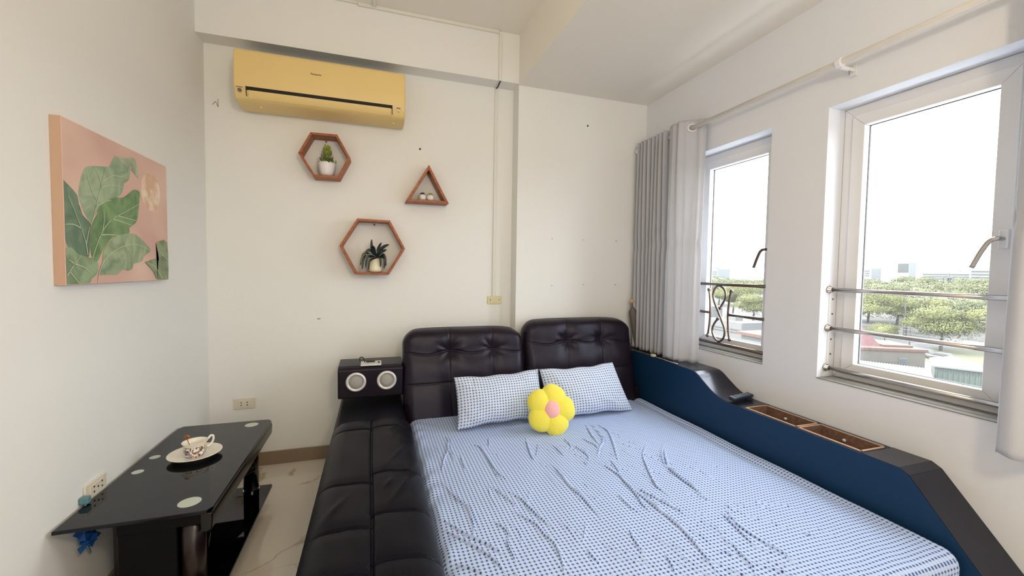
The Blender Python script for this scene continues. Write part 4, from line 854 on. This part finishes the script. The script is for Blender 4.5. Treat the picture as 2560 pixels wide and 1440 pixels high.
# saucer, cup, spoon
CX, CY, CZ = -.722, 2.062, TZ
o = MB().lathe([(.0, .004), (.034, .004), (.036, 0), (.040, 0), (.041, .004), (.070, .009), (.092, .0185), (.0955, .0205), (.0955, .0225), (.091, .0225), (.068, .013), (.040, .0085), (0, .0085)], (CX, CY, CZ), 56).build('saucer', M['china'], None, smooth=True)
tag(o, 'white saucer under the floral cup on the black glass table', 'saucer')
cup = thing('tea_cup', 'small white tea cup with colourful floral print on the saucer', 'cup', (CX, CY, CZ+.009))
def floral():
    m = mat('floral_print', 'EDE8DC', .18, coat=.4); n = m.node_tree.nodes; l = m.node_tree.links; b = n['Principled BSDF']
    tc = n.new('ShaderNodeTexCoord'); vo = n.new('ShaderNodeTexVoronoi'); vo.inputs['Scale'].default_value = 150; nz = n.new('ShaderNodeTexNoise'); nz.inputs['Scale'].default_value = 60
    mp = n.new('ShaderNodeVectorMath'); mp.operation = 'MULTIPLY_ADD'; mp.inputs[1].default_value = (.02, .02, .02); l.new(tc.outputs['Object'], nz.inputs[0]); l.new(nz.outputs['Color'], mp.inputs[0]); l.new(tc.outputs['Object'], mp.inputs[2]); l.new(mp.outputs[0], vo.inputs['Vector'])
    s = n.new('ShaderNodeSeparateXYZ'); l.new(vo.outputs['Color'], s.inputs[0]); c = n.new('ShaderNodeValToRGB'); c.color_ramp.interpolation = 'CONSTANT'
    cols = ['EDE8DC', '3C6FB4', 'EDE8DC', '7A2F3A', '5E7B4A', 'C98A62', 'EDE8DC', '8FB4C8', 'B99A4E']; e = c.color_ramp.elements
    e[0].position = 0; e[0].color = srgb(cols[0]); e[1].position = 1/9; e[1].color = srgb(cols[1])
    for i in range(2, 9): q = e.new(i/9); q.color = srgb(cols[i])
    l.new(s.outputs[0], c.inputs[0]); l.new(c.outputs[0], b.inputs[0]); return m
M['floral'] = floral()
cz = CZ+.0088
MB().lathe([(.0, 0), (.032, 0), (.036, .006), (.0395, .018), (.0390, .034), (.0390, .044)], (CX, CY, cz), 44, caps=False).build('cup_body', M['floral'], cup, smooth=True)
MB().lathe([(.0390, .044), (.0405, .050), (.0455, .0575), (.0464, .0595), (.0445, .0595), (.038, .050), (.0360, .040), (.033, .012), (.0, .008)], (CX, CY, cz), 44, caps=False).build('cup_rim', M['china'], cup, smooth=True)
MB().tube([(CX+dx, CY+dy, cz+dz) for dx, dy, dz in smoothline([(.038, .027, .055), (.047, .032, .066), (.055, .036, .061), (.053, .036, .042), (.044, .030, .028), (.034, .024, .024)], 6)], .0045, 10).build('handle', M['china'], cup, smooth=True)
spn = thing('teaspoon', 'copper spoon with a flower-shaped tip standing in the tea cup', 'spoon', (CX, CY, cz+.02))
tip = Vector((CX-.030, CY+.004, cz+.074))
MB().tube([(CX-.006, CY-.01, cz+.014), tuple(tip)], .0014, 8).build('spoon_stem', M['gold'], spn, smooth=True)
MB().ball((CX-.006, CY-.010, cz+.0145), .007, 8, (1, 1, .5)).build('spoon_bowl', M['gold'], spn, smooth=True)
for k in range(5):
    a = math.radians(20+k*35+0); MB().ball((tip.x+.0075*math.cos(a), tip.y, tip.z+.0075*math.sin(a)), .0058, 6, (1, .45, 1)).build('spoon_petal', M['gold'], spn, smooth=True)
# ------------------------------------------------------------------ the world outside (we look down from the fifth floor; ground at z = -15)
GZ = -15
M['ground'] = ext('city_ground', 'E8E6DE', .1, var=.15, vscale=.05); M['grass'] = ext('bright_grass', 'DDE08A', .1, var=.15, vscale=.3)
M['road'] = ext('asphalt', 'E4E6E8', .1, var=.05, vscale=.5); M['trunk'] = ext('bark', 'A89884', .1)
M['con'] = ext('weathered_concrete', 'D8C6B4', .15, var=.16, vscale=.8); M['whiteb'] = ext('white_render', 'F8FAFA', .12); M['mint'] = ext('mint_sheet', 'CDE6D6', .12)
M['redroof'] = ext('red_roof', 'DE6E74', .1, var=.1, vscale=1); M['orange'] = ext('orange_coping', 'EE9A7C', .11); M['wroof'] = ext('white_metal_roof', 'F4FFFC', .13, rough=.5)
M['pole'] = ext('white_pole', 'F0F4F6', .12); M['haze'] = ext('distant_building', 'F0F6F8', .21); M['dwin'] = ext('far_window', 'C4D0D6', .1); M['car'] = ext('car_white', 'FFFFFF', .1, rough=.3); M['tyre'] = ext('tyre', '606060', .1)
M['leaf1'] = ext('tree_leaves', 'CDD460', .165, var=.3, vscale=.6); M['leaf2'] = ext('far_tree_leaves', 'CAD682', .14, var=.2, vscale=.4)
struct('floor_ground', MB().box((8, -250, GZ-.5), (900, 900, GZ)), M['ground']).name = 'ground'
struct('terrace_lawn', MB().box((100, 44, GZ), (190, 58, GZ+.06)), M['grass']).name = 'lawn'
struct('road', MB().add([(118, 15, GZ+.05), (128, 15, GZ+.05), (121, 120, GZ+.05), (111, 120, GZ+.05)], [(0, 1, 2, 3)]), M['road'])
def crown_mesh(seed, n, leaf, m):
    r = np.random.default_rng(seed); V = []; F = []
    lob = [(r.normal(0, .42), r.normal(0, .42), r.uniform(-.1, .42), r.uniform(.38, .62)) for _ in range(11)]
    k = 0
    for (lx, ly, lz, lr) in lob:
        for _ in range(n//11):
            d = r.normal(size=3); d /= np.linalg.norm(d); d[2] = abs(d[2])*.9-.25 if r.random() < .8 else d[2]
            c = np.array([lx, ly, lz])+d*lr*r.uniform(.86, 1.05)*np.array([1, 1, .72]); t = np.cross(d, r.normal(size=3)); t /= np.linalg.norm(t); b = np.cross(d, t)+d*r.normal(0, .4); s = leaf*r.uniform(.6, 1.3)
            V += [c-t*s-b*s*.5, c+t*s-b*s*.5, c+t*s*.6+b*s, c-t*s*.6+b*s]; F.append((k, k+1, k+2, k+3)); k += 4
    me = bpy.data.meshes.new('crown'); me.from_pydata([tuple(map(float, p)) for p in V], [], F); me.materials.append(m); me.update(); return me
def core_mesh(seed, m):
    bm = bmesh.new(); bmesh.ops.create_icosphere(bm, subdivisions=3, radius=.60)
    for v in bm.verts: v.co *= 1+.3*noise.noise(v.co*2.2+Vector((seed, 0, 0))); v.co.z = v.co.z*.62+.12
    me = bpy.data.meshes.new('crown_core'); bm.to_mesh(me); bm.free(); me.materials.append(m); return me
near = [(crown_mesh(s, 26000, .016, M['leaf1']), core_mesh(s, M['leaf1'])) for s in (1, 2)]
far = [(crown_mesh(s, 12000, .020, M['leaf2']), core_mesh(s, M['leaf2'])) for s in (3, 4)]
tm = MB().tube(smoothline([(0, 0, 0), (.15, .05, .5), (0, 0, 1)], 3), [.09]*3+[.06]*4, 8)
trunk_me = bpy.data.meshes.new('trunk'); trunk_me.from_pydata(tm.v, [], tm.f); trunk_me.materials.append(M['trunk'])
def tree(x, y, r, h, meshes, label, group, hr=1.0):
    root = thing('tree', label, 'tree', (x, y, GZ), group)
    a = random.uniform(0, 6.28)
    for nm, me in zip(('foliage', 'foliage_core'), meshes):
        o = bpy.data.objects.new(nm, me); COL.objects.link(o); o.parent = root; o.location = (0, 0, h-r*.62*hr); o.scale = (r, r, r*hr); o.rotation_euler[2] = a; o['kind'] = 'stuff'
    o = bpy.data.objects.new('trunk', trunk_me); COL.objects.link(o); o.parent = root; o.scale = (r*.45, r*.45, h-r*.5)
    return root
random.seed(11)
tree(117.5, 57.0, 8.0, 10.2, near[0], 'big round bright tree in the middle of the near window view', None, .9)
tree(121, 76, 7.5, 12.5, near[1], 'large bright tree behind the red roof at the left of the near window', None, 1.0)
tree(112, 64.5, 3.2, 5.0, near[1], 'small bright tree between the red roof and the big round tree', None)
tree(150, 62, 6, 9, near[0], 'mid-sized tree right of the big round tree behind the poles', None)
tree(137, 74, 7, 10.5, near[0], 'bright tree filling the gap behind the tall white street pole', None, .9)
tree(141, 92, 7.5, 11, near[1], 'rounded tree behind the red roof, left of the street pole', None, .9)
tree(134, 51, 5.5, 7.5, near[1], 'low tree beyond the lawn at the right of the near window', None, .9)
tree(121, 108, 7.5, 9.5, near[0], 'bright bushy tree seen low in the far window beside the rail', None, .9)
tree(133, 128, 8, 12, near[1], 'tall tree seen behind the scroll ornament in the far window', None)
tree(150, 165, 9, 12, near[0], 'bright tree at the left of the far window beside the curtain', None)
far_spots = [(152, 78), (158, 95), (150, 112), (185, 98), (235, 76), (182, 62), (165, 92), (178, 110), (172, 74), (190, 86), (168, 128), (182, 140), (160, 108), (205, 100), (215, 118), (200, 70), (225, 84), (245, 124), (208, 136), (228, 146), (250, 90), (262, 108), (190, 160), (205, 178), (180, 188), (165, 172), (255, 146), (280, 130), (290, 110), (300, 150), (270, 165), (240, 175), (220, 200), (200, 215), (310, 128), (320, 170), (285, 195), (255, 215), (235, 240), (330, 140), (345, 165), (300, 225), (215, 250)]
for i, (x, y) in enumerate(far_spots):
    r = random.uniform(8, 11); tree(x+random.uniform(-3, 3), y+random.uniform(-3, 3), r, (random.uniform(10, 11.5) if x < 175 else random.uniform(12.5, 14.5)) if x < 300 else 15.5, far[i % 2], 'hazy pale green tree in the dense belt below the skyline', 'trees in the belt below the skyline', .8)
# neighbours
rb_ = thing('neighbour_house', 'concrete house with orange coping and red hipped roof below the near window', 'building', (62, 42, GZ))
# wall facing the window runs from A to B
A, B = np.array([63.2, 39.4]), np.array([70.4, 35.7]); d = (B-A)/np.linalg.norm(B-A); nr = np.array([-d[1], d[0]]); nr = nr if nr[0] > 0 else -nr
def obox(A, L, Dp, z0, z1):
    P = [A, A+d*L, A+d*L+nr*Dp, A+nr*Dp]; return [(p[0], p[1], z0) for p in P]+[(p[0], p[1], z1) for p in P], [(0, 3, 2, 1), (4, 5, 6, 7), (0, 1, 5, 4), (1, 2, 6, 5), (2, 3, 7, 6), (3, 0, 4, 7)]
L = float(np.linalg.norm(B-A)); nm = lambda P: [tuple(map(float, p)) for p in P]
v, f = obox(A, L, 7, -15, -9.0); MB().add(v, f).build('wall', M['con'], rb_)
v, f = obox(A-d*.2-nr*.2, L+.4, 7.4, -9.0, -8.65); MB().add(v, f).build('coping', M['orange'], rb_)
v, f = obox(A+d*(L*.62)-nr*.06, 1.0, .1, -11.6, -9.9); wn = MB().add(v, f).build('window', M['whiteb'], rb_)
for k in range(5):
    v, f = obox(A+d*(L*.62+.12)-nr*.10, .76, .06, -11.45+k*.3, -11.27+k*.3); MB().add(v, f).build('louvre', M['dwin'], wn)
v, f = obox(A+d*1.0-nr*.03, 5, .05, -10.6, -10.5); MB().add(v, f).build('pipe', M['road'], rb_)
base = [A-d*1.8+nr*1.2, A+d*3.6+nr*1.2, A+d*4.4+nr*6, A-d*1.8+nr*6]; ap = [A-d*.3+nr*3.0, A+d*2.1+nr*3.2]
vv = [(p[0], p[1], -8.7) for p in base]+[(p[0], p[1], -6.0) for p in ap]
MB().add(vv, [(0, 1, 5, 4), (1, 2, 5), (2, 3, 4, 5), (3, 0, 4), (0, 3, 2, 1)]).build('roof', M['redroof'], rb_)
v, f = obox(A+d*3.7+nr*1.0, 3.6, 4.5, -8.7, -8.35); MB().add(v, f).build('tiled_terrace', M['orange'], rb_)
sh = thing('metal_shed', 'long low white metal roof at the bottom of the near window', 'building', (50, 28, GZ))
def corr(P, z, zz, name, m, root, n=26):
    """corrugated roof slab from quad P; ribs run along P0->P3"""
    P = [np.array(p, float) for p in P]; mb = MB()
    for i in range(n):
        a, b = i/n, (i+.5)/n; e = (i+1)/n
        q = [P[0]+(P[1]-P[0])*t for t in (a, b, e)]; w = [P[3]+(P[2]-P[3])*t for t in (a, b, e)]
        mb.add([(q[0][0], q[0][1], z[0]), (q[1][0], q[1][1], z[0]+.10), (q[2][0], q[2][1], z[0]), (w[2][0], w[2][1], z[1]), (w[1][0], w[1][1], z[1]+.10), (w[0][0], w[0][1], z[1])], [(0, 1, 4, 5), (1, 2, 3, 4)])
    o = mb.build(name, m, root); o['kind'] = 'stuff'; return o
corr([(44, 29.5), (50.5, 24.6), (61.0, 30.4), (57.6, 36.1)], (-9.6, -9.5), 0, 'roof', M['wroof'], sh)
MB().add([(44.2, 29.5, -15), (50.5, 24.8, -15), (60.8, 30.5, -15), (57.6, 35.9, -15), (44.2, 29.5, -9.65), (50.5, 24.8, -9.65), (60.8, 30.5, -9.55), (57.6, 35.9, -9.55)], [(0, 1, 5, 4), (1, 2, 6, 5), (2, 3, 7, 6), (3, 0, 4, 7)]).build('wall', M['mint'], sh)
gh = thing('metal_house', 'pale green clad building with a white roof at the lower right of the near window', 'building', (63, 29, GZ))
MB().add([(61.4, 30.2, -15), (63.3, 27.0, -15), (68.5, 29.9, -15), (66.6, 33.1, -15), (61.4, 30.2, -9.2), (63.3, 27.0, -9.2), (68.5, 29.9, -9.2), (66.6, 33.1, -9.2)], [(0, 1, 5, 4), (1, 2, 6, 5), (2, 3, 7, 6), (3, 0, 4, 7)]).build('wall', M['mint'], gh)
for t in np.linspace(.05, .95, 9):
    MB().box((61.4+1.9*t-.09, 30.2-3.2*t-.03, -15), (61.4+1.9*t-.02, 30.2-3.2*t+.04, -9.3)).build('cladding_rib', M['mint'], gh)
MB().add([(61.1, 30.3, -9.2), (63.2, 26.7, -9.2), (68.9, 29.8, -9.1), (66.8, 33.5, -9.1), (64.0, 30.4, -8.35), (66.2, 31.0, -8.35), (61.1, 30.3, -9.05), (63.2, 26.7, -9.05)], [(6, 7, 4), (7, 2, 5, 4), (2, 3, 5), (3, 6, 4, 5), (0, 1, 7, 6)]).build('roof', M['wroof'], gh)
pb = thing('pavilion', 'white colonnaded building among the trees at the right of the near window', 'building', (262, 113, GZ))
pa, pe = np.array([250., 117.]), np.array([268., 110.5])
for k in range(5):
    q = pa+(pe-pa)*k/4; MB().box((q[0]-1, q[1]-1, GZ), (q[0]+1, q[1]+1, -7.5)).build('column', M['whiteb'], pb)
MB().add([(249, 116, -7.5), (269, 109, -7.5), (274, 122, -7.5), (254, 129, -7.5), (249, 116, -5.3), (269, 109, -5.3), (274, 122, -5.3), (254, 129, -5.3)], [(0, 3, 2, 1), (4, 5, 6, 7), (0, 1, 5, 4), (1, 2, 6, 5), (2, 3, 7, 6), (3, 0, 4, 7)]).build('roof_slab', M['whiteb'], pb)
MB().add([(254, 122, GZ), (272, 115, GZ), (272, 115, -7.5), (254, 122, -7.5)], [(0, 1, 2, 3)]).build('back_wall', M['dwin'], pb)
def block(x, y, w, dp, h, label, name='far_building', m='haze', rows=3, cols=5, g=None):
    t = thing(name, label, 'building', (x, y, GZ), g); MB().box((x, y-w/2, GZ), (x+dp, y+w/2, GZ+h)).build('body', M[m], t)
    for i in range(rows):
        z = GZ+h-1.2-(i+1)*h*.8/max(rows, 1)*.4; MB().box((x-.15, y-w*.45, z), (x, y+w*.45, z+h*.05)).build('window_band', M['dwin'], t)
    MB().box((x+dp*.3, y-w*.15, GZ+h), (x+dp*.6, y+w*.15, GZ+h+1.5)).build('roof_hut', M[m], t)
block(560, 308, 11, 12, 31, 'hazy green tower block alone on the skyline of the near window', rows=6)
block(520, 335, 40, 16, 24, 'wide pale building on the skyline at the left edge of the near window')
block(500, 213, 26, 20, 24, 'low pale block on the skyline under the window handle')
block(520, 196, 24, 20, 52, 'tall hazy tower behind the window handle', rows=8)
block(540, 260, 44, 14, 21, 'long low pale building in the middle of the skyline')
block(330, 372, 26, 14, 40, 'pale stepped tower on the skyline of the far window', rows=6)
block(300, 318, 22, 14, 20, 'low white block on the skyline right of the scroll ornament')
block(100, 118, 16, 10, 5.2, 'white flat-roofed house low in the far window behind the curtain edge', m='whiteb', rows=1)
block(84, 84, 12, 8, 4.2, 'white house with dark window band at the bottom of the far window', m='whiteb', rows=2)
oh = thing('orange_roof_house', 'white house with orange roof at the lower right of the far window', 'building', (66, 58, GZ))
MB().box((62, 52, GZ), (74, 57.5, -9.6)).build('wall', M['whiteb'], oh); MB().box((61.5, 51.5, -9.6), (74.5, 58.2, -9.1)).build('roof', M['orange'], oh)
def pole(x, y, h, label, name='street_pole', r=.22, arms=()):
    t = thing(name, label, 'pole', (x, y, GZ)); MB().tube([(x, y, GZ), (x, y, GZ+h)], [r, r*.6], 8).build('mast', M['pole'], t)
    for z, l in arms: MB().box((x-l*.45, y-l, GZ+z), (x-l*.45+.15, y+l, GZ+z+.15)).build('cross_arm', M['pole'], t)
    return t
pole(128, 69.5, 10.6, 'tall white street pole left of the big round tree')
pole(116.5, 62.1, 5.0, 'short white utility pole in front of the big round tree', arms=((4.4, 1.2), (3.8, 1.0)), r=.15)
pole(106, 44.8, 9.5, 'white utility pole near the right edge of the near window', arms=((8.8, 1.0), (8.0, 1.0)), r=.18)
at = pole(220, 105.6, 17.5, 'white antenna mast with a platform rising above the tree belt', 'antenna_mast', .5)
for z in (14, 15.5): MB().box((218.6, 104.2, GZ+z), (221.4, 107, GZ+z+.25)).build('platform', M['pole'], at)
for k in range(3):
    a = k*2.1; MB().box((220+1.6*math.cos(a)-.2, 105.6+1.6*math.sin(a)-.2, GZ+13.6), (220+1.6*math.cos(a)+.2, 105.6+1.6*math.sin(a)+.2, GZ+16.4)).build('antenna', M['whiteb'], at)
def car(x, y, label):
    t = thing('parked_car', label, 'car', (x, y, GZ+.06)); z = GZ+.06
    MB().box((x-.9, y-2.1, z+.35), (x+.9, y+2.1, z+.95)).build('body', M['car'], t, bevel=.15)
    MB().prism([(y-1.5, z+.95), (y-.9, z+1.5), (y+.8, z+1.5), (y+1.5, z+.95)], 0, x-.78, x+.78).build('cabin', M['dwin'], t, bevel=.08)
    for sx in (-.9, .9):
        for sy in (-1.3, 1.3): MB().lathe([(.33, -.1), (.33, .1)], (x+sx, y+sy, z+.33), 12, 0).build('wheel', M['tyre'], t)
car(104.5, 53.2, 'white car parked at the left of the two below the big tree'); car(103.5, 49.8, 'white car parked at the right of the two below the big tree')
